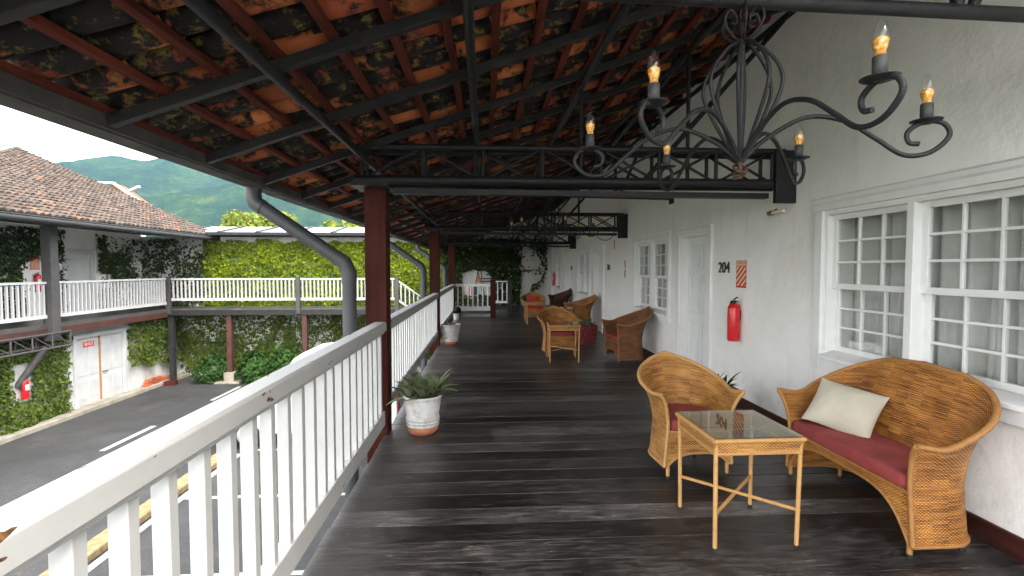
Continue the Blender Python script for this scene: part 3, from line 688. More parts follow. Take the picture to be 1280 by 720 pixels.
e = thing('railing_post', 'near-black newel post standing alone right of the red-brown newel', 'post', (.83, 15.72, 0)); MB().box(-.07, .07, -.07, .07, 0, 1.2).build('shaft', 'steel', e, bevel=.006); MB().box(-.085, .085, -.085, .085, 1.2, 1.235).build('cap', 'steel', e, bevel=.006)
railing('railing', 'short white railing piece seen between the two dark newel posts by the stairwell', (.45, 19.4), (1.0, 19.4), 0, ('white', 'white'), 'white railings of the far walkways', .18, .04, 1.09, .06, .07, (.2, .29), big=False)
gf = 'white railings of the far walkways'
LX = -12.24
railing('railing', 'white railing of the left walkway in front of the upstairs fire extinguisher', (LX, 8.2), (LX, 14.35), .02, ('white_far', 'white_far'), gf, .15, .055, 1.2, .07, .09, (.17, .27), big=False)
railing('railing', 'white railing of the left walkway in front of the upstairs white door', (LX, 14.6), (LX, 19.5), .02, ('white_far', 'white_far'), gf, .15, .055, 1.2, .07, .09, (.17, .27), big=False)
railing('railing', 'white railing of the cross walkway below the glass panels, left of its middle post', (-12.1, 19.63), (-7.4, 19.63), 0, ('white_far', 'white_far'), gf, .15, .055, 1.2, .07, .09, (.33, .43), big=False)
railing('railing', 'white railing of the cross walkway ending at the stair post', (-7.2, 19.63), (-3.55, 19.63), 0, ('white_far', 'white_far'), gf, .15, .055, 1.2, .07, .09, (.33, .43), big=False)
railing('stair_railing', 'sloping white stair railing leading down from the cross walkway', (-3.38, 19.63), (-.4, 19.63), -.05, ('white_far', 'white_far'), gf, .17, .05, 1.15, .07, .09, (.3, .4), z1=-2.15, big=False)
for x, lb in ((-12.2, 'grey railing post in the corner of the two far walkways'), (-7.3, 'grey railing post in the middle of the cross walkway'), (-3.46, 'grey railing post at the head of the white stairs')):
    e = thing('railing_post', lb, 'post', (x, 19.62, 0), 0, 'grey posts of the far railing'); MB().box(-.075, .075, -.07, .07, -.2, 1.24).build('shaft', 'grey_post', e, bevel=.005); MB().box(-.085, .085, -.08, .08, 1.24, 1.26).build('cap', 'grey_post', e)
st = thing('staircase', 'dark staircase descending under the sloping white stair railing', 'stairs', (-3.3, 19.72, 0))
for i in range(15): MB().box(i * .2, i * .2 + .26, 0, 1.0, -.19 * (i + 1) - .04, -.19 * (i + 1)).build('step', 'grey_post', st)
MB().bar((0, .02, -.3), (2.9, .02, -2.95), .04, .24).build('stringer', 'grey_post', st)

# ================================================================== DOWNSPOUTS
for y, lb in ((4.5, 'fat grey downpipe slanting from the gutter to the thick post'), (9.9, 'grey downpipe slanting from the gutter to the second red-brown post'), (15.3, 'grey downpipe slanting from the gutter to the corner post')):
    d = thing('downpipe', lb, 'drainpipe', (-1.22, y, G), 0, 'grey rainwater downpipes'); H = -G; r_ = .062
    A, Bp = Vector((-.82, -.02, 2.19 + H)), Vector((0, 0, 1.62 + H)); dr = (Bp - A).normalized()
    MB().tube([(-.82, -.02, 2.325 + H), (-.82, -.02, 2.22 + H), A + dr * .03, A + dr * .1], [r_ + .006] * 4, 16).build('outlet_elbow', 'pipe', d)
    MB().tube([A + dr * .06, Bp - dr * .08], r_, 16, cap=False).build('slanting_pipe', 'pipe', d)
    MB().tube([Bp - dr * .14, Bp - dr * .05, Bp + Vector((0, 0, -.06)), Bp + Vector((0, 0, -.16))], [r_ + .006] * 4, 16).build('elbow', 'pipe', d)
    MB().tube([(0, 0, 1.52 + H), (0, 0, 0.0)], r_, 16).build('pipe', 'pipe', d)
    for z in (.95, -.6): MB().tube([(0, 0, z + H - .02), (0, 0, z + H + .02)], r_ + .007, 16).build('clamp', 'pipe', d)

# ================================================================== CHANDELIERS
def arc(c, r_, a0, a1, n, ux, uz):
    return [c + ux * (r_ * math.cos(R(lerp(a0, a1, i / n)))) + uz * (r_ * math.sin(R(lerp(a0, a1, i / n)))) for i in range(n + 1)]
def bez(P, n):
    P = [Vector(p) for p in P]; out = []
    for i in range(n + 1):
        t = i / n; Q = P[:]
        while len(Q) > 1: Q = [a.lerp(c, t) for a, c in zip(Q, Q[1:])]
        out.append(Q[0])
    return out
def crom(P, n=6):
    P = [Vector(p) for p in P]; Q = [P[0] * 2 - P[1]] + P + [P[-1] * 2 - P[-2]]; out = []
    for i in range(1, len(Q) - 2):
        a, b_, c, d = Q[i - 1:i + 3]
        for k_ in range(n):
            t = k_ / n; out.append(.5 * ((2 * b_) + (c - a) * t + (2 * a - 5 * b_ + 4 * c - d) * t * t + (3 * b_ - a - 3 * c + d) * t ** 3))
    return out + [P[-1]]
def make_chandelier(loc, label, ph0, topz):
    t = thing('chandelier', label, 'chandelier', loc, 0, 'wrought iron chandeliers')
    Z = Vector((0, 0, 1)); HB = -.10            # hub bottom below candle plates (z=0)
    HT = .40
    MB().tube([(0, 0, HB), (0, 0, HT + .06)], .012, 10).build('stem', 'iron', t)
    for k_ in range(8):
        a = R(45 * k_ + 12); u = Vector((math.cos(a), math.sin(a), 0))
        MB().tube(crom([u * .012 + Z * HB, u * .06 + Z * (HB + .09), u * .145 + Z * (HB + .27), u * .14 + Z * (HB + .37), u * .075 + Z * (HB + .46), u * .012 + Z * (HT + .0)], 5), .0075, 8).build('cage_rib', 'iron', t)
    for k_ in range(6):
        a = R(60 * k_ + 10); u = Vector((math.cos(a), math.sin(a), 0))
        MB().tube(crom([u * .01 + Z * (HT + .0), u * .05 + Z * (HT + .02), u * .085 + Z * (HT + .07), u * .065 + Z * (HT + .12), u * .03 + Z * (HT + .10), u * .035 + Z * (HT + .065), u * .055 + Z * (HT + .07)], 4), .006, 6).build('top_scroll', 'iron', t)
    kn = MB()
    for k_ in range(3): kn.tube([Vector((.026 * math.cos(s_ + k_) , .026 * math.sin(s_ + k_) * math.cos(k_), HB - .03 - .012 * k_ + .02 * math.sin(s_ + 2 * k_))) for s_ in [i * math.pi / 6 for i in range(12)]], .006, 6, True)
    kn.tube([(0, 0, HB), (0, 0, HB - .07)], [.012, .006], 8); kn.build('finial_knot', 'rust', t)
    ch = MB(); z = HT + .06; i = 0
    while z < topz - .02:
        ch.tube([Vector(((.012 * math.cos(q)) * (i % 2), (.012 * math.cos(q)) * (1 - i % 2), z + .02 + .02 * math.sin(q))) for q in [k_ * math.pi / 5 for k_ in range(10)]], .0035, 6, True); z += .032; i += 1
    ch.tube([(.0, .045 * math.cos(q), topz + .03 + .05 * math.sin(q)) for q in [k_ * math.pi / 8 for k_ in range(16)]], .005, 6, True)
    ch.build('chain', 'rust', t)
    for k_ in range(6):
        a = R(ph0 + 60 * k_); u = Vector((math.cos(a), math.sin(a), 0)); Rr = .63
        pts = [u * .012 + Z * (HB + .01), u * .1 + Z * (HB + .09), u * .24 + Z * (HB + .16), u * .37 + Z * (HB + .135), u * .48 + Z * (HB + .055), u * .57 + Z * (HB - .015), u * .655 + Z * (HB - .012), u * .712 + Z * (HB + .045), u * .69 + Z * (HB + .095), u * .63 + Z * (HB + .102), u * .583 + Z * (HB + .07), u * .588 + Z * (HB + .03), u * .62 + Z * (HB + .022)]
        arm = MB().tube(crom(pts, 6), .0092, 8).build('arm', 'iron', t)
        c = u * .64
        MB().lathe([(.0, -.001), (.02, -.004), (.05, .006), (.052, .009), (.02, .004), (0, .004)], 20, c).build('drip_plate', 'iron', arm)
        MB().lathe([(.0, .003), (.0205, .003), (.0205, .07), (.016, .072), (0, .072)], 14, c).build('candle_sleeve', 'candle', arm)
        MB().lathe([(.0, .07), (.014, .07), (.014, .088), (.019, .1), (.021, .115), (.019, .122), (0, .122)], 14, c).build('lamp_base', 'amber', arm)
        MB().lathe([(.014, .072), (.0195, .095), (.0225, .115), (.0215, .135), (.016, .157), (.009, .172), (.003, .183), (0, .185)], 16, c).build('bulb', 'bulb', arm)
    return t
make_chandelier((1.085, 2.03, 2.15), 'wrought iron chandelier with six candle bulbs hanging from the pipe over the glass table', 37, .56)
make_chandelier((1.04, 7.5, 2.2), 'wrought iron chandelier hanging beyond the first truss, half hidden by lattice', 40, .51)

# ================================================================== WICKER FURNITURE
def plan(w_, D, r_, n=64):
    pts = []; L1 = D - r_; La = math.pi / 2 * r_; L2 = 2 * (w_ - r_); T = 2 * L1 + 2 * La + L2
    for i in range(n + 1):
        s_ = T * i / n
        if s_ < L1: p, nn = (-w_, s_), (-1, 0)
        elif s_ < L1 + La: a = (s_ - L1) / r_; p, nn = (-w_ + r_ - r_ * math.cos(a), L1 + r_ * math.sin(a)), (-math.cos(a), math.sin(a))
        elif s_ < L1 + La + L2: p, nn = (-w_ + r_ + s_ - L1 - La, D), (0, 1)
        elif s_ < L1 + 2 * La + L2: a = (s_ - L1 - La - L2) / r_; p, nn = (w_ - r_ + r_ * math.sin(a), L1 + r_ * math.cos(a)), (math.sin(a), math.cos(a))
        else: p, nn = (w_, L1 - (s_ - L1 - 2 * La - L2)), (1, 0)
        pts.append((p, nn, s_, T, L1, La))
    return pts
def wicker_seat(name, label, cat, loc, rz, w_=.27, D=.47, r_=.24, arm=.63, back=.88, zb=.075, arch=.17, mw='wicker', mc='cane', group=None, sofa=False, foot=.09, lean=.13):
    t = thing(name, label, cat, loc, rz, group); seat = .36; pts = plan(w_, D, r_)
    def rim(s_, T, L1, La):
        m = min(s_, T - s_); e = sstep(L1 * .45, L1 + La * (1.25 if sofa else 1.5), m); tip = .025 * (1 - sstep(0, .12, m))
        extra = (.0 if sofa else 0)
        mid = 1 - abs(s_ - T / 2) / (T / 2)
        return arm + tip + (back - arm) * (e ** .9) + (.035 * (mid ** 2) if sofa else .02 * mid ** 3)
    def off(z, h, s_, T, L1, La):
        m = min(s_, T - s_); e = sstep(L1 * .3, L1 + La, m); k_ = max(0, (z - seat) / (h - seat)); lo = .03 * (1 - z / seat) if z < seat else 0
        fl = lerp(.065, lean, e); return lo + fl * (k_ ** 1.8) + .022 * (k_ ** 9)
    ns = 16; th_ = .02
    def P(i, j, inner):
        (p, nn, s_, T, L1, La) = pts[i]; h = rim(s_, T, L1, La)
        z0 = zb if not inner else seat - .02; z = lerp(z0, h, j / (ns - 1)); o = off(z, h, s_, T, L1, La) - (th_ if inner else 0)
        m = min(s_, T - s_); k_ = max(0, (z - seat) / (h - seat)); fwd = -.05 * (k_ ** 2) * (1 - sstep(0, L1 * .6 + .05, m))
        return Vector((p[0] + nn[0] * o, p[1] + nn[1] * o + fwd, z))
    n = len(pts); b = MB(); uvf = lambda i, j: (pts[i][2], lerp(zb, rim(*pts[i][2:]), j / (ns - 1)))
    b.grid(lambda i, j: P(i, j, False), n, ns, True, uvf); b.grid(lambda i, j: P(i, j, True), n, ns, True, uvf)
    b.build('woven_shell', mw, t)
    MB().tube([(P(i, ns - 1, False) + P(i, ns - 1, True)) / 2 + Vector((0, 0, .004)) for i in range(n)], .017, 10).build('rim_roll', mc, t)
    MB().tube([P(i, 0, False) + Vector((0, 0, -.003)) for i in range(n)], .011, 8).build('bottom_trim', mc, t)
    for i in (0, n - 1): MB().tube([(P(i, j, False) * .55 + P(i, max(0, j), True) * .45) if lerp(zb, 1, j / (ns - 1)) > seat else P(i, j, False) for j in range(ns)], .0145, 8).build('front_trim', mc, t)
    # front apron with arch
    na = 40; pw = 5.5 if sofa else 3.2
    def az(x): return zb + (arch - zb) * max(0, 1 - abs(x / w_) ** pw) if not sofa else zb + (arch - zb) * max(0, 1 - abs(x / w_) ** 4.5)
    a = MB(); xf = lambda i: lerp(-w_ - .004, w_ + .004, i / na)
    a.grid(lambda i, j: (xf(i), -.004 - .02 * math.sin(math.pi * j / 6) * 0, lerp(az(xf(i)), seat, j / 6)), na + 1, 7, True, lambda i, j: (xf(i), lerp(az(xf(i)), seat, j / 6)))
    a.grid(lambda i, j: (xf(i), .012, lerp(az(xf(i)), seat, j / 6)), na + 1, 7, True, lambda i, j: (xf(i), lerp(az(xf(i)), seat, j / 6))); a.build('apron', mw, t)
    MB().tube([(xf(i), .0, az(xf(i))) for i in range(na + 1)], .011, 8).build('apron_trim', mc, t)
    MB().tube([(-w_, -.002, seat), (w_, -.002, seat)], .013, 8).build('seat_edge', mc, t)
    s_ = MB(); ins = [(p[0] - nn[0] * .015, p[1] - nn[1] * .015) for p, nn, *_ in pts]; s_.add([(x, y, seat - .01) for x, y in ins], [tuple(range(len(ins)))], False, [(x, y) for x, y in ins]); s_.build('seat_panel', mw, t)
    for (x, y) in ((-w_ + .015, .01), (w_ - .015, .01), (-w_ + r_ * .32, D - r_ * .32), (w_ - r_ * .32, D - r_ * .32)):
        l_ = MB().tube([(x * 1.02, y, .02), (x, y, seat - .02)], .0145, 10).build('leg', mc, t); MB().tube([(x * 1.02, y, 0), (x * 1.02, y, .022)], .0155, 10).build('foot_cap', 'steel', l_)
    return t
def slab(w_, d, h, puff=.012, seed=1, nx=34, ny=26, wr=.008, e=7):
    b = MB(); r_ = random.Random(seed); o = r_.uniform(0, 90)
    def P(sg):
        def f(i, j):
            u, v = -1 + 2 * i / (nx - 1), -1 + 2 * j / (ny - 1); u = math.copysign(1 - (1 - abs(u)) ** 1.6, u); v = math.copysign(1 - (1 - abs(v)) ** 1.6, v)
            k_ = (max(0, 1 - abs(u) ** 2.6) * max(0, 1 - abs(v) ** 2.6)) ** .5
            z = h / 2 * k_ * .9 + puff * (1 - u * u) * (1 - v * v) + wr * (fbm(u * 4 + o, v * 4) - .5) * k_ * 2
            return (u * w_ / 2 * (1 - .07 * (1 - v * v)), v * d / 2 * (1 - .09 * (1 - u * u)), sg * z + wr * 1.5 * math.sin(u * 3 + 1) * v)
        return f
    b.grid(P(1), nx, ny); b.grid(P(-1), nx, ny); return b
def cushion(name, label, loc, rot, w_, d, h, mat, seed=1, puff=.012, group=None, e=7):
    o = slab(w_, d, h, puff, seed, e=e).build(name, mat); o.location = loc; o.rotation_euler = rot; return tag(o, label, 'cushion', group)
def seat_cushion(label, loc, rz, w_, D, r_, mat, z0=.365, h=.085, seed=1):
    pts = [(p[0] - nn[0] * .028, p[1] - nn[1] * .028) for p, nn, *_ in plan(w_, D, r_, 60)]; n0 = 24
    pts += [(lerp(pts[-1][0], pts[0][0], i / n0), pts[0][1] - .012) for i in range(1, n0)]; n = len(pts); cy = D * .5
    rings = [(.9, 0), (.975, .004), (1, .02), (1.004, h * .5), (1, h - .022), (.98, h - .004), (.95, h), (.86, h + .004), (.7, h + .006), (.5, h + .008), (.25, h + .008)]; V = []
    for k_, z in rings:
        for x, y in pts: V.append((x * k_, cy + (y - cy) * k_, z0 + z + (.007 * (fbm(x * k_ * 9 + seed, y * k_ * 9) - .5) * 2 if z > h * .4 else 0)))
    m = len(rings); b = MB(); b.add(V, [(i * n + k_, i * n + (k_ + 1) % n, (i + 1) * n + (k_ + 1) % n, (i + 1) * n + k_) for i in range(m - 1) for k_ in range(n)] + [tuple((m - 1) * n + k_ for k_ in range(n)), tuple(range(n - 1, -1, -1))], True)
    o = b.build('seat_cushion', mat); o.location = loc; o.rotation_euler = (0, 0, rz); return tag(o, label, 'cushion')
# sofa faces -X : local front is -Y, so rotate +90deg about z... local -Y -> world -X needs rz = -90
def to_world(loc, rz, p): c, s_ = math.cos(rz), math.sin(rz); return (loc[0] + p[0] * c - p[1] * s_, loc[1] + p[0] * s_ + p[1] * c, loc[2] + p[2])
SO = (2.335, 3.03, 0); RS = R(-90)
wicker_seat('wicker_sofa', 'golden wicker two-seat sofa with arched back under the large window', 'sofa', SO, RS, .53, .43, .2, .625, .93, .075, .315, 'wicker', 'cane', None, True, lean=.12)
seat_cushion('long maroon seat cushion on the wicker sofa', SO, RS, .53, .43, .2, 'fabric_red', seed=3)
pw_ = cushion('pillow', 'beige linen pillow leaning against the back of the wicker sofa beside its far arm', (2.56, 3.30, .60), (0, 0, 0), .43, .37, .11, 'fabric_beige', 5, .03, e=5)
zx = Vector((-.62, -.52, .58)).normalized(); xx = Vector((.55, -.82, -.16)); xx = (xx - zx * xx.dot(zx)).normalized(); pw_.rotation_euler = Matrix((xx, zx.cross(xx), zx)).transposed().to_euler()
C1 = (1.63, 3.58, 0)
wicker_seat('wicker_armchair', 'honey-coloured wicker armchair with maroon cushion beside the glass table', 'armchair', C1, R(4), .25, .47, .24, .63, .87, .10, .19, 'wicker_pale', 'cane_pale', 'wicker armchairs')
seat_cushion('square maroon seat cushion on the honey-coloured wicker armchair', C1, R(4), .25, .47, .24, 'fabric_red', seed=8)
C2 = (2.2, 8.27, 0)
wicker_seat('wicker_armchair', 'chestnut wicker armchair with its back to the wall below the second window', 'armchair', C2, R(-84), .31, .5, .24, .64, .92, .075, .2, 'wicker_brown', 'cane_brown', 'wicker armchairs', lean=.16)
seat_cushion('dusty red seat cushion on the chestnut wicker armchair', C2, R(-84), .31, .5, .24, 'fabric_red', seed=9)
C3 = (1.38, 8.72, 0)
wicker_seat('wicker_armchair', 'golden wicker armchair with rounded back behind the second glass table', 'armchair', C3, R(5), .27, .46, .25, .64, .88, .10, .2, 'wicker', 'cane', 'wicker armchairs')
seat_cushion('maroon seat cushion on the round-backed armchair behind the second table', C3, R(5), .27, .46, .25, 'fabric_red', seed=11)
C4 = (2.24, 12.5, 0)
wicker_seat('wicker_armchair', 'golden wicker armchair backed against the wall below the third window', 'armchair', C4, R(-80), .31, .5, .25, .65, .9, .075, .2, 'wicker', 'cane', 'wicker armchairs', lean=.15)
C5 = (1.5, 14.55, 0)
wicker_seat('wicker_armchair', 'small golden wicker armchair with bright red cushions facing along the veranda', 'armchair', C5, R(0), .27, .46, .25, .64, .86, .10, .2, 'wicker_pale', 'cane', 'wicker armchairs')
seat_cushion('bright red seat cushion on the small armchair far along the veranda', C5, 0, .27, .46, .25, 'fabric_bright', seed=12)
cushion('pillow', 'bright red back pillow on the small armchair far along the veranda', (1.5, 14.9, .6), (R(72), 0, 0), .38, .28, .1, 'fabric_bright', 13, .03, e=4)
C6 = (2.3, 16.2, 0)
wicker_seat('wicker_armchair', 'dark reddish wicker armchair near the far red extinguisher', 'armchair', C6, R(-82), .33, .48, .24, .66, .9, .075, .18, 'wicker_dark', 'cane_dark', 'wicker armchairs')

def make_table(loc, rz, label, mw, mc, s_=.262, h=.645, ap=.085):
    t = thing('wicker_table', label, 'table', loc, rz, 'square wicker tables with glass tops')
    e = .03
    for k_ in range(4):
        a = R(90 * k_); u, v = Vector((math.cos(a), math.sin(a), 0)), Vector((-math.sin(a), math.cos(a), 0))
        p0, p1 = u * s_ - v * s_, u * s_ + v * s_; q0, q1 = u * (s_ - .012) - v * (s_ - .012), u * (s_ - .012) + v * (s_ - .012)
        def P(i, j, d=0): 
            f = i / 20; tp = p0.lerp(p1, f) - u * d; bt = q0.lerp(q1, f) - u * d; r_ = bt.lerp(tp, j / 4); return (r_.x, r_.y, h - ap + (ap - .012) * j / 4)
        b = MB(); uvf = lambda i, j: (i / 20 * 2 * s_ + k_ * .5, j / 4 * ap); b.grid(P, 21, 5, True, uvf); b.grid(lambda i, j: P(i, j, .014), 21, 5, True, uvf); b.build('woven_apron', mw, t)
        MB().tube([p0 + Vector((0, 0, h - .008)), p1 + Vector((0, 0, h - .008))], .0125, 8).build('top_trim', mc, t)
        MB().tube([q0 + Vector((0, 0, h - ap)), q1 + Vector((0, 0, h - ap))], .009, 8).build('bottom_trim', mc, t)
        c = u * (s_ - .015) - v * (s_ - .015)
        l_ = MB().tube([(c.x * .97, c.y * .97, .02), (c.x, c.y, h - .02)], .0125, 10).build('leg', mc, t); MB().tube([(c.x * .97, c.y * .97, 0), (c.x * .97, c.y * .97, .022)], .0135, 10).build('foot_cap', 'steel', l_)
    k_ = s_ - .02
    MB().tube([(-k_, -k_, .215), (k_, k_, .215)], .0105, 8).build('stretcher', mc, t); MB().tube([(-k_, k_, .225), (k_, -k_, .225)], .0105, 8).build('stretcher', mc, t)
    MB().tube([(-s_, 0, h - .03), (s_, 0, h - .03)], .008, 6).build('glass_support', mc, t)
    MB().box(-s_ + .004, s_ - .004, -s_ + .004, s_ - .004, h + .0045, h + .0105).build('glass_top', 'table_glass', t, bevel=.001)
    return t
make_table((1.535, 2.865, 0), R(.5), 'square wicker table with glass top in front of the wicker sofa', 'wicker_pale', 'cane_pale')
make_table((1.36, 8.3, 0), R(-4), 'square wicker table with glass top between the golden and chestnut armchairs', 'wicker_pale', 'cane_pale')
make_table((1.45, 13.75, 0), R(0), 'square wicker table in front of the small armchair with bright red cushions', 'wicker_pale', 'cane_pale')
make_table((1.95, 12.05, 0), R(-5), 'wicker table with pale top beside the armchair below the third window', 'wicker', 'cane', .24, .6)

# ================================================================== POTS AND PLANTS
def leaf_mesh(L, w_, droop, mat, name='leaf'):
    b = MB(); n = 6
    def P(i, j):
        t = j / n; wd = w_ * math.sin(math.pi * min(.97, .1 + .88 * t)) ** .75; x = L * t
        return (x * (1 - .12 * droop * t), (i - 1) * wd, -droop * L * t * t * .7 + abs(i - 1) * wd * .45)
    return b.grid(P, 3, n + 1).mesh(name, mat, False)
def rosette(parent, c, nleaf, lm, seed, lo=15, hi=75, sc_=1.0):
    r_ = random.Random(seed)
    for i in range(nleaf):
        el = lerp(hi, lo, i / nleaf) + r_.uniform(-10, 10); az = i * 137.5 + r_.uniform(-15, 15)
        s_ = sc_ * r_.uniform(.8, 1.15); link('leaf', lm[i % len(lm)], parent, c, (r_.uniform(-.25, .25), R(-el), R(az)), (s_, s_, s_))
def make_pot(parent, r0, r1, h, mat='pot'):
    p_ = MB().lathe([(0, .06), (r0 * .98, .066), (r0 * 1.07, .078), (r0 * 1.07, .086), (r0 * 1.02, .092), (r0 * 1.02, .1), (r0 * 1.1, .108), (r0 * 1.1, .118), (r0 * 1.03, .124), (r0 * 1.03, .132), (r0 * 1.12, .14), (r0 * 1.12, .15), (r0 * 1.05, .158), (r1 * .96, h - .05), (r1 * .97, h - .03), (r1 * 1.03, h - .018), (r1 * 1.03, h), (r1 * .93, h), (r1 * .88, h - .04), (0, h - .045)], 32).build('pot_body', mat, parent)
    MB().lathe([(0, 0), (r0 * .86, 0), (r0 * 1.0, .035), (r0 * 1.02, .066), (r0 * .9, .07)], 32).build('unpainted_foot', 'terracotta', parent)
    MB().lathe([(r1 * .9, h - .038), (0, h - .03)], 20).build('soil', 'soil', parent)
    return p_
L1 = [leaf_mesh(.2, .022, .35, 'spider'), leaf_mesh(.17, .024, .15, 'spider'), leaf_mesh(.22, .019, .55, 'spider')]
t = thing('potted_plant', 'limewashed clay pot of spiky purple and green leaves at the foot of the thick post', 'potted plant', (-.60, 4.76, 0)); make_pot(t, .148, .185, .37)
for i, (dx, dy, dz) in enumerate(((-.12, -.04, 0), (.11, -.05, .02), (0, .08, .03), (.02, -.1, 0), (-.07, .06, .02), (.13, .05, .03))): rosette(t, (dx, dy, .345 + dz), 15, L1, i, 2, 70, 1.22)
L2 = [leaf_mesh(.09, .012, .3, 'dusty')]
t = thing('potted_plant', 'pale limewashed flower pot with withered low plants beside the second post', 'potted plant', (-.70, 10.3, 0)); make_pot(t, .15, .21, .42)
for i, (dx, dy) in enumerate(((-.08, 0), (.07, .03), (0, -.08), (.02, .1))): rosette(t, (dx, dy, .385), 5, L2, 30 + i, 30, 80)
t = thing('potted_plant', 'small white pot with black hood by the end railing', 'potted plant', (-.86, 15.2, 0))
MB().lathe([(0, 0), (.085, 0), (.1, .18), (.11, .2), (.0, .2)], 20).build('pot_body', 'print_white', t)
MB().lathe([(0, .2), (.13, .2), (.15, .28), (.13, .36), (.06, .4), (0, .4)], 14).build('hood', 'black', t)
t = thing('potted_plant', 'red flowered square planter with grey-green spiky plant beyond the second table', 'potted plant', (2.16, 10.2, 0))
MB().add([(-.16, -.16, 0), (.16, -.16, 0), (.16, .16, 0), (-.16, .16, 0), (-.21, -.21, .4), (.21, -.21, .4), (.21, .21, .4), (-.21, .21, .4), (-.19, -.19, .4), (.19, -.19, .4), (.19, .19, .4), (-.19, .19, .4), (-.18, -.18, .36), (.18, -.18, .36), (.18, .18, .36), (-.18, .18, .36)],
         [(3, 2, 1, 0)] + [(i, (i + 1) % 4, (i + 1) % 4 + 4, i + 4) for i in range(4)] + [(i + 4, (i + 1) % 4 + 4, (i + 1) % 4 + 8, i + 8) for i in range(4)] + [(i + 8, (i + 1) % 4 + 8, (i + 1) % 4 + 12, i + 12) for i in range(4)] + [(12, 13, 14, 15)]).build('planter_box', 'redbox', t, bevel=.006)
L3 = [leaf_mesh(.22, .02, .4, 'dusty'), leaf_mesh(.18, .018, .2, 'dusty')]
for i, (dx, dy) in enumerate(((-.07, 0), (.07, .04), (0, -.06))): rosette(t, (dx, dy, .37), 12, L3, 50 + i, 10, 75)
t = thing('potted_plant', 'dark red planter with thin leaves behind the honey-coloured armchair', 'potted plant', (2.42, 4.85, 0))
MB().lathe([(0, 0), (.13, 0), (.17, .3), (.19, .32), (.19, .36), (.16, .36), (.15, .32), (0, .31)], 24).build('planter_box', 'redbox', t)
L4 = [leaf_mesh(.24, .016, .45, 'ivy_dark'), leaf_mesh(.2, .014, .2, 'ivy_dark')]
for i in range(3): rosette(t, (.05 * (i - 1), .04 * (i % 2), .33), 11, L4, 70 + i, 5, 75)

# ================================================================== WALL FITTINGS
def numerals(s, loc, label, rz, size=.13, parent=None):
    m = text_mesh(s, size, .006, 'bronze', 'door_number'); o = link('door_number', m, None, loc, (R(90), 0, rz)); return tag(o, label, 'number')
numerals('204', (W - .007, 5.80, 1.60), 'dark metal numerals 204 on the wall beside the white door', R(-90), .19)
numerals('205', (W - .007, 11.33, 1.61), 'dark metal numerals 205 on the wall beside the second white door', R(-90), .19)
numerals('206', (W - .007, 16.2, 1.6), 'dark metal numerals 206 beside the farthest white door', R(-90), .19)
numerals('207', (-14.13, 19.05, 1.1), 'dark metal numerals 207 beside the upstairs white door across the lane', R(90), .26)
def extinguisher(loc, label, rz, h=.42, r_=.062):
    t = thing('fire_extinguisher', label, 'extinguisher', loc, rz, 'red fire extinguishers')
    MB().lathe([(0, 0), (r_ * .9, 0), (r_, .015), (r_, h - .06), (r_ * .85, h - .025), (r_ * .45, h), (0, h + .002)], 24).build('cylinder', 'red_metal', t)
    MB().lathe([(r_ * .36, h - .005), (r_ * .36, h + .035), (0, h + .035)], 12).build('valve', 'black', t)
    MB().bar((0, 0, h + .045), (.075, 0, h + .075), .02, .008).build('lever', 'black', t); MB().bar((-.01, 0, h + .03), (.085, 0, h + .03), .018, .008).build('handle', 'black', t)
    MB().tube(crom([(-.01, 0, h + .02), (-.07, 0, h + .01), (-r_ - .018, 0, h - .1), (-r_ - .014, 0, h * .55), (-r_ - .008, 0, h * .42)], 4), .009, 8).build('hose', 'black', t)
    MB().bar((-.03, .055, h * .7), (.03, .055, h * .7), .03, .1).build('wall_hook', 'steel', t)
    c = MB(); n = 8
    c.grid(lambda i, j: ((r_ + .0012) * math.sin(R(-40 + 80 * i / n)), -(r_ + .0012) * math.cos(R(-40 + 80 * i / n)), lerp(h * .45, h * .72, j)), n + 1, 2); c.build('instruction_label', 'print_white' if h > .45 else 'red_metal', t); return t
extinguisher((W - .075, 5.42, .765), 'red fire extinguisher on the wall beside door 204', R(-90), .43, .066)
extinguisher((W - .08, 19.75, .88), 'red fire extinguisher beside the far end door', R(-90), .5, .07)
extinguisher((-12.62, 14.05, -2.0), 'red fire extinguisher on the ivy wall at ground level under the walkway', R(90), .55, .085)
extinguisher((-14.08, 16.25, .85), 'red fire extinguisher on the upstairs wall behind the left railing', R(90), .55, .085)
def stripe_sign(loc, rz, label, wd=.215, h=.31, text='EXTINTOR'):
    t = thing('striped_sign', label, 'sign', loc, rz, 'red striped fire extinguisher signs')
    MB().box(-wd / 2, wd / 2, 0, .004, 0, h).build('sign_plate', 'print_red', t)
    MB().box(-wd / 2 + .008, wd / 2 - .008, -.0015, -.0002, h - .058, h - .01).build('text_panel', 'print_cream', t)
    m = text_mesh(text, wd * .19, .0005, 'print_red', 'lettering'); link('lettering', m, t, (0, -.0022, h - .034), (R(90), 0, 0))
    z = .03; x0, x1 = -wd / 2 + .006, wd / 2 - .006
    for i in range(6):
        za = -.15 + i * .068; lo, hi = .022, h - .066; dz = .16
        poly = [(x0, za), (x1, za + dz), (x1, za + dz + .032), (x0, za + .032)]
        # clip to [lo,hi]
        def clip(P, s_, lim):
            out = []
            for a, c in zip(P, P[1:] + P[:1]):
                ia, ic = s_ * (a[1] - lim) >= 0, s_ * (c[1] - lim) >= 0
                if ia: out.append(a)
                if ia != ic: q = (lim - a[1]) / (c[1] - a[1]); out.append((lerp(a[0], c[0], q), lim))
            return out
        poly = clip(clip(poly, 1, lo), -1, hi)
        if len(poly) > 2: MB().prism(poly, 1, -.0014, -.0002).build('stripe', 'print_cream', t)
    return t
stripe_sign((W - .005, 5.405, 1.375), R(-90), 'red and cream striped sign above the extinguisher beside door 204')
stripe_sign((-14.13, 16.25, 1.55), R(90), 'red striped sign above the upstairs extinguisher across the lane', .3, .5)
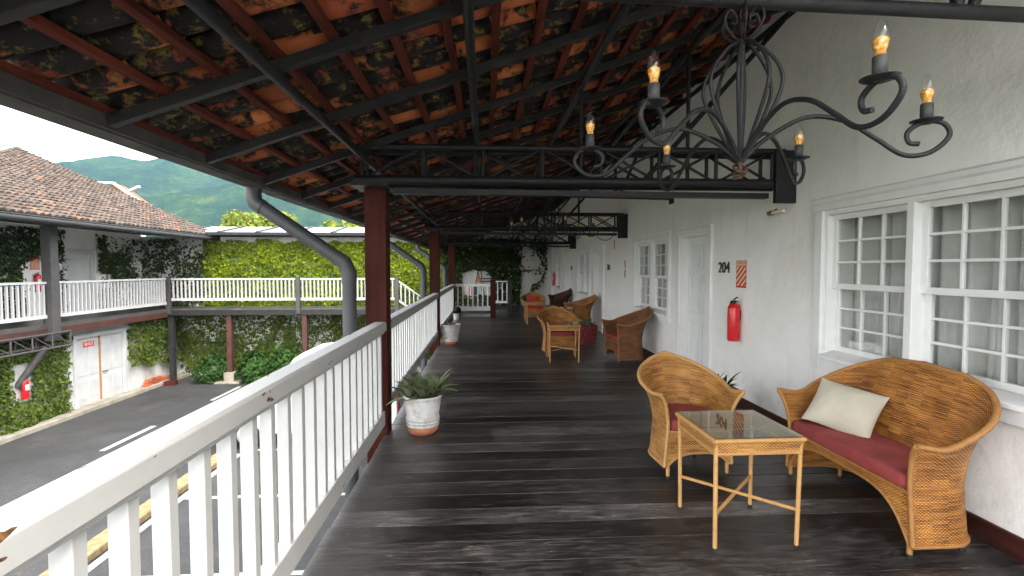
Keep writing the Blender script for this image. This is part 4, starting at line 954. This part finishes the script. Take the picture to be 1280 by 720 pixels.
for loc, h, lb in (((W - .004, 10.0, 1.40), .36, 'narrow dark vertical wall plaque between the second window and door 205'), ((W - .004, 10.85, 2.03), .2, 'small dark wall plaque high up between the second window and door 205')):
    t = thing('wall_plaque', lb, 'plaque', loc, R(-90)); MB().box(-.035, .035, 0, .003, 0, h).build('plate', 'wood_edge', t); MB().box(-.015, .015, -.012, -.0002, h * .42, h * .6).build('switch', 'print_white', t)
t = thing('wall_lamp', 'small cream emergency lamp tube below the black truss bracket', 'lamp', (W - .08, 4.62, 2.145), R(-90))
MB().tube([(-.10, 0, 0), (.11, 0, .0)], .018, 12).build('tube', 'cream', t); MB().tube([(-.14, 0, 0), (-.07, 0, 0)], .025, 12).build('socket', 'brass', t); MB().tube([(-.06, .0, .005), (-.06, .03, .035)], .008, 6).build('arm', 'iron', t)
t = thing('cable', 'thin black cable looping below the second truss', 'cable', (2.75, 10.1, 2.2)); MB().tube(crom([(-.45, 0, .15), (-.35, 0, .02), (-.2, 0, -.02), (-.08, 0, .04), (-.02, 0, .16)], 5), .008, 6).build('wire', 'black', t)
# signs on the far wall
t = thing('direction_sign', 'dark sign board with an orange end on the far white wall', 'sign', (.08, YF - .01, 1.0)); MB().box(-.36, .36, -.02, .005, 0, .17).build('board', 'print_dark', t); MB().box(-.36, -.23, -.024, -.0202, 0.0, .17).build('orange_end', 'orange', t); MB().box(-.2, .2, -.023, -.0203, .07, .10).build('lettering_bar', 'print_white', t)
t = thing('poster', 'small framed poster with orange edge and dark picture on the far white wall', 'poster', (-.5, YF - .01, .38)); MB().box(-.24, .24, -.012, .005, 0, .46).build('sheet', 'print_white', t); MB().box(-.2, -.1, -.014, -.0122, .04, .42).build('orange_band', 'orange', t); MB().box(-.05, .2, -.014, -.0123, .06, .42).build('picture', 'print_dark', t)
t = thing('wall_plaque', 'small green-brown plaque inside the creeper ring on the far wall', 'plaque', (1.93, YF - .01, 1.42)); MB().box(-.17, .17, -.012, .005, 0, .13).build('plate', 'brass', t); MB().box(-.13, .13, -.014, -.0121, .03, .1).build('inset', 'bark', t)

# ================================================================== LEFT WING ACROSS THE LANE
lw = thing('tiled_wing_building', 'white ivy-grown building across the lane with brown tiled roof', 'building', (0, 0, 0))
wall_boxes([(15.75, 17.95, G + .12, -.52)], 6, YF, G, -.12, -13.0, -12.72, 'y').build('ground_floor_wall', 'old_plaster', lw)
wall_boxes([(17.35, 18.5, .02, 2.2)], 6, YF, .021, 3.0, -14.45, -14.16, 'y').build('upper_wall', 'plaster', lw)
def dbl(y0, y1, nm, lab):
    d = MB(); d.box(-12.80, -12.755, y0, y1, G + .13, -.62); o = d.build('door', 'old_door', lw, bevel=.005)
    for z0, z1 in ((G + .3, -2.0), (-1.85, -.75)):
        w3 = (y1 - y0 - .2) / 2
        for i in (0, 1): MB().box(-12.76, -12.745, y0 + .07 + i * (w3 + .06), y0 + .07 + i * (w3 + .06) + w3, z0, z1).build('panel', 'old_door', o, bevel=.008)
    return o
d1 = dbl(15.86, 16.83, 0, 0); d2 = dbl(16.90, 17.85, 0, 0)
MB().box(-12.79, -12.74, 16.832, 16.898, G + .13, -.62).build('bare_edge', 'wood_edge', d2)
MB().tube([(-12.75, 16.97, -1.85), (-12.70, 16.97, -1.85), (-12.69, 17.12, -1.86)], .016, 6).build('handle', 'black', d2)
f = MB(); f.box(-12.74, -12.66, 15.74, 15.86, G + .12, -.52); f.box(-12.74, -12.66, 17.85, 17.97, G + .12, -.52); f.box(-12.74, -12.655, 15.74, 17.97, -.62, -.5); f.build('casing', 'old_door', d1)
MB().box(-12.742, -12.735, 16.2, 16.62, -.93, -.76).build('red_plate', 'print_red', d1); link('lettering', text_mesh('BH03', .15, .001, 'print_white', 'lettering'), d1, (-12.733, 16.41, -.845), (R(90), 0, R(90)))
b = MB(); b.box(-14.24, -14.2, 17.42, 18.43, .03, 2.12); ud = b.build('door', 'old_door', lw, bevel=.004)
for z0, z1 in ((.2, .95), (1.1, 1.95)):
    for y0 in (17.52, 17.98): MB().box(-14.205, -14.19, y0, y0 + .36, z0, z1).build('panel', 'old_door', ud, bevel=.006)
f = MB(); f.box(-14.2, -14.12, 17.25, 17.42, .03, 2.2); f.box(-14.2, -14.12, 18.43, 18.6, .03, 2.2); f.box(-14.2, -14.115, 17.25, 18.6, 2.12, 2.26); f.build('casing', 'old_door', ud)
# tiled roof: courtyard slope and the slope left of the hip
Pk, A_, B_ = Vector((-19.4, 21.6, 6.55)), Vector((-11.15, 9.0, 2.86)), Vector((-11.15, 21.5, 2.86))
A2 = Vector((-23.0, 9.0, 2.86)); Rg = Vector((-30, 21.8, 6.5))
rt_ = MB(); rt_.add([Pk, A_, B_], [(0, 1, 2)]); rt_.add([Pk, Rg, Vector((-30, 9, 2.86)), A_], [(0, 1, 2, 3)]); rt_.add([Pk, B_, Vector((-11.15, 21.5, 2.9)), Vector((-19.4, 23, 6.4))], [(0, 1, 2, 3)])
ro = rt_.build('roof_deck', 'steel', lw)
tt = MB(); n = 5
def roof_tiles(o_, up, along, inside, smax, amax, amin=0.0):
    nn = along.cross(up).normalized()
    if nn.z < 0: nn = -nn
    p_ = .2; ln = .34
    j = 0
    while j * p_ < amax:
        i = 0
        while i * ln * .85 < smax:
            s_, a_ = i * ln * .85, amin + j * p_
            c = o_ + up * (s_ + ln * .4) + along * a_
            if inside(c):
                jit = rnd.uniform(-.02, .02); lift = rnd.uniform(0, .018); V = []
                for e in (0, 1):
                    rad = .085 if e == 0 else .072
                    for k_ in range(n + 1):
                        ph = R(-85 + 170 * k_ / n)
                        V.append(o_ + up * (s_ + jit + e * ln) + along * (a_ + rad * math.sin(ph)) + nn * (.03 + rad * .9 * math.cos(ph) + (.035 if e == 0 else 0) + lift))
                tt.add(V, [(k_, k_ + 1, k_ + n + 2, k_ + n + 1) for k_ in range(n)], True)
                tt.add([V[k_] for k_ in range(n + 1)] + [o_ + up * (s_ + jit + .01) + along * a_ + nn * .0], [tuple(range(n + 1))])
            i += 1
        j += 1
up = (Pk - Vector((-11.15, 21.6, 2.86))).normalized(); al = Vector((0, 1, 0))
def ins1(c):
    k_ = (c.x + 11.15) / (Pk.x + 11.15); ylo = lerp(9.0, Pk.y, k_); return 0 <= k_ <= 1 and ylo - .1 <= c.y <= 21.6
roof_tiles(Vector((-11.13, 9.0, 2.86)), up, al, ins1, 9.2, 12.6)
nf = Vector((-1, 0, 0)); up2 = Vector((0, Pk.y - 9.0, Pk.z - 2.86)).normalized()
def ins2(c):
    k_ = (c.y - 9) / (Pk.y - 9); xhi = lerp(-11.15, Pk.x, k_); return .55 <= k_ <= 1.0 and c.x <= xhi + .1
roof_tiles(Vector((-14, 9.0, 2.86)), up2, nf, ins2, 13.5, 10)
tag(tt.build('roof_tiles', 'tile_top', ro, fix=False), kind='stuff')
hp = MB(); d = (A_ - Pk); m = 42
for i in range(m):
    a = Pk + d * (i / m); q = Pk + d * ((i + 1.15) / m); hp.tube([a + Vector((0, 0, .08)), q + Vector((0, 0, .05))], [.13, .155], 8, flat=.8)
hp.build('hip_cap', 'concrete', ro)
gt = MB(); gt.tube([(-11.05, 8, 2.80), (-11.05, 21.6, 2.80)], .085, 10); gt.tube([(-11.0, 8, 2.88), (-11.0, 21.6, 2.88)], .02, 6); gt.build('gutter', 'steel', lw)
MB().add([(-11.2, 8, 2.79), (-11.2, 21.5, 2.79), (-14.3, 21.5, 2.98), (-14.3, 8, 2.98)], [(0, 1, 2, 3)]).build('soffit', 'steel', lw)
pp = thing('walkway_post', 'grey square post rising from the lattice bracket on the left walkway', 'post', (-12.2, 14.48, 0))
MB().box(-.13, .13, -.13, .13, -.45, 2.78).build('shaft', 'grey_post', pp, bevel=.008)
br = thing('lattice_bracket', 'small steel lattice bracket with diagonal strut under the left walkway post', 'bracket', (-12.2, 14.48, -.2))
for x in (-.22, .22):
    for z in (-.02, -.42): MB().tube([(x, -3.2, z), (x, .35, z)], .03, 8).build('chord', 'grey_post', br)
    for i in range(6):
        y0 = .32 - i * .6; MB().tube([(x, y0, -.02), (x, y0, -.42)], .022, 6).build('upright', 'grey_post', br); MB().tube([(x, y0, -.42), (x, y0 - .6, -.02)], .018, 6).build('diagonal', 'grey_post', br)
for z in (-.02, -.42): MB().tube([(-.22, .32, z), (.22, .32, z)], .022, 6).build('cross_tie', 'grey_post', br)
MB().tube([(-.1, -.1, -.42), (-.52, -.55, -1.45)], .085, 10).build('strut', 'grey_post', br)
for x, lb in ((-12.2, 'dark steel column under the corner of the two far walkways'), (-10.0, 'red-brown column on a white concrete block beside the bushes'), (-7.1, 'red-brown column under the cross walkway, rising behind the leafy bush')):
    c = thing('walkway_column', lb, 'column', (x, 19.75, G), 0, 'columns under the cross walkway'); MB().box(-.09, .09, -.09, .09, .0 if x < -12 else .35, -G - .15).build('shaft', 'steel' if x < -12 else 'red_beam', c, bevel=.005)
    if x > -12: MB().box(-.19, .19, -.19, .19, .05, .4).build('block', 'concrete', c, bevel=.015); MB().box(-.45, .5, -.4, .4, 0, .06).build('plinth', 'concrete', c, bevel=.01)
# glass panels over the end wall
for i in range(7):
    x0 = -12.2 + i * 1.5; t = thing('roof_panel', 'tilted pale glass panel in a dark frame on top of the end wall', 'panel', (x0, YF + .2, 3.05), 0, 'row of glass panels on the end wall')
    MB().add([(.04, -.9, -.02), (1.46, -.9, -.02), (1.46, 1.2, .36), (.04, 1.2, .36), (.04, -.9, .0), (1.46, -.9, 0), (1.46, 1.2, .38), (.04, 1.2, .38)], [(3, 2, 1, 0), (4, 5, 6, 7), (0, 1, 5, 4), (1, 2, 6, 5), (2, 3, 7, 6), (3, 0, 4, 7)]).build('pane', 'panel', t)
    f = MB(); f.bar((.02, -.93, .0), (.02, 1.22, .39), .06, .08); f.bar((1.48, -.93, .0), (1.48, 1.22, .39), .04, .06); f.box(0, 1.5, -.98, -.92, -.12, .0); f.build('frame', 'steel', t); MB().tube([(.75, -.9, -.05), (.75, -.9, -.16)], .03, 6).build('stay', 'steel', t)
# far house
fh = thing('far_house', 'distant house with orange roof and white verge behind the tiled wing', 'house', (-29.8, 42, 0))
MB().box(-6, 1.6, -.1, .6, G, 6.3).build('wall', 'old_plaster', fh)
MB().add([(0, -.4, 8.4), (2.25, -.4, 6.75), (2.25, .7, 6.75), (0, .7, 8.4), (-6, -.4, 6.3), (-6, .7, 6.3), (-6, -.4, 6.1), (2.25, -.4, 6.5)], [(0, 1, 2, 3), (4, 0, 3, 5), (6, 7, 1, 0, 4)]).build('roof', 'orange_roof', fh)
MB().bar((-.1, -.5, 8.47), (2.3, -.5, 6.78), .3, .14).build('verge', 'verge_white', fh); MB().bar((-1.5, -.5, 8.47), (.02, -.5, 8.47), .3, .16).build('ridge_cap', 'verge_white', fh); MB().bar((.9, -.2, 7.85), (1.75, -.2, 8.25), .3, .16).build('roof_vent', 'verge_white', fh)

# ================================================================== COURTYARD
tag(MB().box(-12.75, -12.3, -20, 21.0, G - .2, G + .12).build('kerb', 'concrete', bevel=.02), kind='structure')
tag(MB().box(-6.35, -6.02, -20, 12.0, G + .0, G + .13).build('kerb', 'yellow', bevel=.02), kind='structure')
def mark(name, lb, x0, x1, y0, y1, g_, rz=0):
    o = MB().box(x0, x1, y0, y1, G + .001, G + .005).build(name, 'solder'); return tag(o, lb, 'road marking', g_)
for a, q in ((12.5, 14.3), (17.0, 18.9), (8.0, 9.8)): 
    pass
mark('lane_dash', 'white lane dash opposite the ground-floor ivy extinguisher', -9.47, -9.33, 12.4, 14.3, 'dashes in the lane')
mark('lane_dash', 'white lane dash near the red-brown column with a concrete block', -9.32, -9.2, 17.0, 18.9, 'dashes in the lane')
mark('parking_line', 'long white parking edge line beside the yellow kerb', -5.98, -5.85, -12, 12.0, None)
for i, y in enumerate((7.2, 9.72, 12.24)): mark('parking_line', ['white parking bay line farther from the white van', 'white parking bay line one bay before the white van', 'white parking bay line beside the white van'][i], -5.84, -1.6, y - .05, y + .05, 'parking bay lines')
# stacked bricks by the wall
bk = MB().box(-.06, .06, -.125, .125, 0, .078).mesh('brick', 'brick')
for i in range(13):
    r_ = random.Random(i); lay, k_ = divmod(i, 5)
    o = link('brick', bk, None, (-12.5 + r_.uniform(-.02, .02), 18.62 + k_ * .27 + .08 * lay + r_.uniform(-.01, .01), G + .12 + lay * .079), (0, 0, r_.uniform(-.1, .1)), bevel=.006)
    tag(o, 'red brick in the low stack on the kerb beside the ground-floor double doors', 'brick', 'stacked bricks by the wall')
o = MB().box(-.2, .2, -.14, .14, 0, .16).build('wooden_block', 'post', bevel=.012); o.location = (-12.05, 19.35, G); o.rotation_euler = (0, 0, .25); tag(o, 'dark brown wooden block on the lane in front of the stacked bricks', 'block')
# parked van
vn_ = thing('parked_van', 'white van parked below the railing with its nose toward the lane', 'van', (-4.4, 13.2, G))
side = [(-2.35, .38), (-2.4, .75), (-2.3, .92), (-1.75, 1.05), (-1.25, 1.13), (-.62, 1.88), (-.38, 2.22), (-.12, 2.38), (.4, 2.45), (1.9, 2.43), (2.12, 2.26), (2.2, 1.2), (2.22, .45), (2.1, .34)]
b = MB(); ncs = [(-.88, 0), (-.86, 1), (.86, 1), (.88, 0)]
V = []
for sg in (-1, 1):
    for x, z in side: V.append((x, sg * (.9 - max(0, z - 1.15) * .13), z))
n = len(side); b.add(V, [tuple(range(n)), tuple(range(2 * n - 1, n - 1, -1))] + [(i, i + n, (i + 1) % n + n, (i + 1) % n) for i in range(n)]); body = b.build('body', 'van', vn_, bevel=.05)
for sg in (-1, 1):
    def sy(z): return sg * (.903 - max(0, z - 1.15) * .13)
    for pol in ([(-.95, 1.3), (-.5, 1.82), (-.2, 1.98), (-.2, 1.3)], [(-.1, 1.36), (-.1, 2.06), (.85, 2.1), (.85, 1.36)], [(.95, 1.36), (.95, 2.1), (1.9, 2.08), (1.95, 1.36)]):
        MB().add([(x, sy(z) + sg * .004, z) for x, z in pol], [tuple(range(4))]).build('side_window', 'dark_glass', vn_)
    for x in (-1.5, 1.35):
        wh = MB().lathe([(.0, -.1), (.33, -.1), (.35, -.07), (.35, .07), (.33, .1), (0, .1)], 28).build('wheel', 'black', vn_); wh.location = (x, sg * .83, .35); wh.rotation_euler = (R(90), 0, 0)
        MB().lathe([(0, -.115), (.08, -.118), (.2, -.11), (.22, -.1), (.22, .1), (.2, .11), (.08, .118), (0, .115)], 24).build('rim', 'rim', wh)
    MB().box(2.12, 2.235, sg * .72 - .08, sg * .72 + .08, .85, 1.3).build('tail_light', 'taillight', vn_, bevel=.01); MB().box(-2.42, -2.25, sg * .62 - .14, sg * .62 + .14, .78, .95).build('headlight', 'headlight', vn_, bevel=.02)
MB().add([(-1.19, -.74, 1.21), (-1.19, .74, 1.21), (-.70, .70, 1.77), (-.70, -.70, 1.77)], [(0, 1, 2, 3)]).build('windscreen', 'dark_glass', vn_)
MB().box(2.15, 2.26, -.85, .85, .36, .56).build('bumper', 'steel', vn_, bevel=.02); MB().box(-2.46, -2.3, -.85, .85, .36, .6).build('bumper', 'steel', vn_, bevel=.03)

# ================================================================== IVY, BUSHES, TREES
def add_leaf(b, p, nrm, size, r_):
    n_ = Vector(nrm) + Vector((r_.gauss(0, .45), r_.gauss(0, .45), r_.gauss(.25, .45))); n_.normalize()
    a = n_.orthogonal().normalized(); a = Matrix.Rotation(r_.uniform(0, 6.28), 3, n_) @ a; c = n_.cross(a)
    p = Vector(p); s_ = size * r_.uniform(.5, 1.25) ** 1.2 * (1.35 if r_.random() < .15 else 1)
    b.add([p - a * s_, p + c * s_ * .62 + n_ * s_ * .18, p + a * s_, p - c * s_ * .62 + n_ * s_ * .18], [(0, 1, 2), (0, 2, 3)])
def ivy(label, wallpt, nrm, umin, umax, zmin, zmax, dens, mask, mat, size=.06, depth=.12, seed=1, stems=6):
    t = thing('wall_ivy', label, 'ivy', (0, 0, 0)); r_ = random.Random(seed); b = MB(); N = int((umax - umin) * (zmax - zmin) * dens); nv = Vector(nrm)
    for _ in range(N):
        u, z = r_.uniform(umin, umax), r_.uniform(zmin, zmax); m = mask(u, z)
        if r_.random() < m: add_leaf(b, Vector(wallpt(u, z)) + nv * (.015 + depth * m * (abs(r_.gauss(0, .6)) * (.3 + fbm(u * 2.3 + seed, z * 2.3)) + 2.6 * max(0, fbm(u * 1.3 + 3 * seed, z * 1.3) - .42))), nrm, size, r_)
    tag(b.build('foliage', mat, t, fix=False), kind='stuff')
    for k_ in range(stems):
        sb = MB()
        u = r_.uniform(umin + .2, umax - .2); z = zmin; pts = []
        while z < zmax - .1:
            if mask(u, z) > .02: pts.append(Vector(wallpt(u, z)) + nv * .012)
            u += r_.gauss(0, .12); z += .18; u = min(max(u, umin), umax)
        if len(pts) > 3: sb.tube(crom(pts, 2), [lerp(.02, .006, i / (2 * len(pts))) for i in range(2 * len(pts) - 1)], 5)
        if sb.v: sb.build('stem', 'stem', t)
    return t
wb = lambda u, z: (u, YF - .005, z)
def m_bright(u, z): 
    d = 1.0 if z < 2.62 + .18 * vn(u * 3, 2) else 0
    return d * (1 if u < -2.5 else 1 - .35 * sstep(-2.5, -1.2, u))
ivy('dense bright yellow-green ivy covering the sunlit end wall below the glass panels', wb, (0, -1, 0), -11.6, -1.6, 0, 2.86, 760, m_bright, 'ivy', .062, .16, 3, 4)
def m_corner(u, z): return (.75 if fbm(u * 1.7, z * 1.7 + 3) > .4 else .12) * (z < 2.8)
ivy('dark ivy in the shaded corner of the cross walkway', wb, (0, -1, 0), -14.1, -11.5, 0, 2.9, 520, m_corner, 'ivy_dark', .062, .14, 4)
def m_end(u, z):
    n_ = fbm(u * 1.6 + 4, z * 1.6); v = 0
    # hanging mass across the top, thinning to the right
    if z > 1.55 - .25 * fbm(u * 2, 7): v = max(v, .95 - .62 * sstep(.3, 1.9, u) * (n_ < .62))
    if u < -.95: v = max(v, .9)
    if u > .15 and u < 1.55: v = max(v, (.85 if n_ > .43 else .25) * (1 if z < 1.75 else .6))
    if -.95 <= u <= .35 and z < 1.45 - .5 * abs(u + .15): v = 0.0 if z > .42 else .9
    rr = math.hypot((u - 2.0) / .62, (z - 1.6) / .9) + .45 * (fbm(u * 4 + 2, z * 4) - .5); ring = abs(rr - 1)
    if ring < .1 + .1 * vn(u * 5, z * 5) and u > 2.0: v = max(v, .55)
    elif rr < .95: v = min(v, .22 if n_ > .55 else .04)
    if 1.35 < u < 1.6: v = max(v, .6 * (z > 1.2))
    if u > 2.72: v = 0
    return v
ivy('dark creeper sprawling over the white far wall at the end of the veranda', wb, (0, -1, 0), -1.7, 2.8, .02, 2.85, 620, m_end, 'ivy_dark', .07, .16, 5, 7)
def m_low(u, z): 
    n_ = fbm(u * 1.5 + 8, z * 1.5); return (.95 if n_ > .42 else .42) * (1 if z > G + .25 else .25)
ivy('patchy ivy over the white ground-floor wall behind the walkway columns', wb, (0, -1, 0), -12.7, -1.0, G, -.2, 700, m_low, 'ivy_mid', .06, .14, 6, 12)
wl = lambda u, z: (-12.715, u, z); wu = lambda u, z: (-14.155, u, z)
ivy('thick green ivy on the ground-floor wall around the lower fire extinguisher', wl, (1, 0, 0), 10.5, 15.62, G + .12, -.35, 780, lambda u, z: 0 if (abs(u - 14.02) < .34 - .2 * abs(z + 1.6) and -2.05 < z < -1.0) else (1 if u < 15.5 - .1 * vn(z * 7, 1) else .4), 'ivy_mid', .055, .13, 7, 3)
ivy('dark hanging ivy on the ground-floor wall right of the double doors', wl, (1, 0, 0), 18.05, 21.0, G + .35, -.2, 700, lambda u, z: (.95 if z > -2.35 + .5 * fbm(u * 2, 4) + .1 * (20 - u) else .0) * (1 if fbm(u * 1.8, z * 1.8) > .36 else .4), 'ivy_mid', .06, .2, 8, 4)
def m_up(u, z):
    if 15.75 < u < 16.65 and z < 1.95 - .5 * abs(u - 16.2): return 0
    if u > 17.2: return 0
    return .95 if fbm(u * 1.5, z * 1.5 + 2) > .33 else .45
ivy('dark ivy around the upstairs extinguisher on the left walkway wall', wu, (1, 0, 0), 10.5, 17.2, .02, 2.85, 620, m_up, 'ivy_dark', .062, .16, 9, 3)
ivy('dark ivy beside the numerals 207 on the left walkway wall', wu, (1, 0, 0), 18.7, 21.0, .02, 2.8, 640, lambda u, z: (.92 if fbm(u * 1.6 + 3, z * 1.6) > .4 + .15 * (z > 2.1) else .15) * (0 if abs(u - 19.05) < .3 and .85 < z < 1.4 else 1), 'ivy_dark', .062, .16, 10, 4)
ivy('light green ivy tips along the lower left walkway wall', wu, (1, 0, 0), 10.5, 15.7, .02, 1.35, 300, lambda u, z: .8 if fbm(u * 2, z * 2 + 6) > .42 else .1, 'ivy', .06, .26, 12, 0)
def bush(label, loc, r_, h, n, mat, seed, size=.09):
    t = thing('bush', label, 'bush', loc); q = random.Random(seed); b = MB()
    for _ in range(n):
        a, e, d = q.uniform(0, 6.28), q.random(), q.uniform(.55, 1) ** .5; z = h * e
        k_ = r_ * math.sqrt(max(0, 1 - (2 * e - .8) ** 2 / 1.6)) * d * (.7 + .6 * vn(a * 2 + seed, e * 4)); add_leaf(b, (k_ * math.cos(a), k_ * math.sin(a), z * (.8 + .4 * vn(a * 3, seed))), (math.cos(a), math.sin(a), .5), size, q)
    tag(b.build('foliage', mat, t, fix=False), kind='stuff'); s_ = MB()
    for k_ in range(5): a = q.uniform(0, 6.28); s_.tube([(0, 0, 0), (.3 * r_ * math.cos(a), .3 * r_ * math.sin(a), h * .5), (.6 * r_ * math.cos(a), .6 * r_ * math.sin(a), h * .8)], [.02, .015, .006], 5)
    s_.build('stem', 'stem', t)
bush('dark green bush left of the column on the concrete block', (-10.75, 19.9, G), .6, .95, 900, 'bush', 1, .075)
bush('light green leafy bush right of the column on the concrete block', (-9.1, 19.8, G), .6, 1.1, 900, 'bush', 2, .085)
bush('leafy green bush in front of the red-brown column behind the handrail', (-7.8, 19.6, G), .75, 1.25, 1100, 'bush', 3, .085)
def tree(label, loc, r_, h, n, seed, size=.13):
    t = thing('broadleaf_tree', label, 'tree', loc, 0, 'yellow-green trees behind the end wall'); q = random.Random(seed); b = MB(); lobes = []
    tr = MB().tube([(0, 0, 0), (.1, 0, h * .4), (0, .1, h * .75)], [.22, .17, .07], 8); 
    for k_ in range(26):
        a = q.uniform(0, 6.28); rr = r_ * math.sqrt(q.random()) * .85; zz = h - r_ * .95 + r_ * .75 * q.uniform(-.8, 1) * math.sqrt(max(.05, 1 - (rr / r_) ** 2)); c = Vector((rr * math.cos(a), rr * math.sin(a), zz)); lobes.append((c, r_ * q.uniform(.2, .36)))
        if k_ < 9: tr.tube([(0, .03, h * .5), Vector((0, 0, h * .6)).lerp(c, .5), c], [.07, .05, .02], 5)
    tr.build('trunk', 'bark', t)
    for _ in range(n):
        c, rad = lobes[q.randrange(len(lobes))]; d = Vector((q.gauss(0, 1), q.gauss(0, 1), q.gauss(0, 1))).normalized(); add_leaf(b, c + d * rad * q.uniform(.6, 1.05), d, size, q)
    tag(b.build('crown', 'tree', t, fix=False), kind='stuff')
tree('broad yellow-green tree rising behind the glass panels, left of the fat downpipe', (-15.9, 35, G), 2.8, 8.9, 12000, 1)
tree('low yellow-green tree behind the glass panels next to the thick post', (-10.4, 36, G), 2.6, 8.2, 10000, 2)
tree('small yellow-green tree behind the tip of the tiled roof', (-19.5, 36, G), 1.8, 7.5, 6000, 3)
tree('small rounded yellow-green tree between the two larger ones behind the panels', (-13.0, 38, G), 1.9, 6.9, 6000, 4)

# ================================================================== HAZE
hz = MB().box(-2400, 1000, -60, 1560, G - 12, 250).build('haze', 'black'); tag(hz, kind='stuff')
hm = bpy.data.materials.new('pale_haze'); hm.use_nodes = True; ht = hm.node_tree; ht.nodes.clear()
pv = ht.nodes.new('ShaderNodeVolumePrincipled'); pv.inputs['Color'].default_value = (.48, .8, .95, 1); pv.inputs['Density'].default_value = 0.00014; pv.inputs['Anisotropy'].default_value = 0
oo = ht.nodes.new('ShaderNodeOutputMaterial'); ht.links.new(pv.outputs[0], oo.inputs['Volume']); hz.data.materials.clear(); hz.data.materials.append(hm)
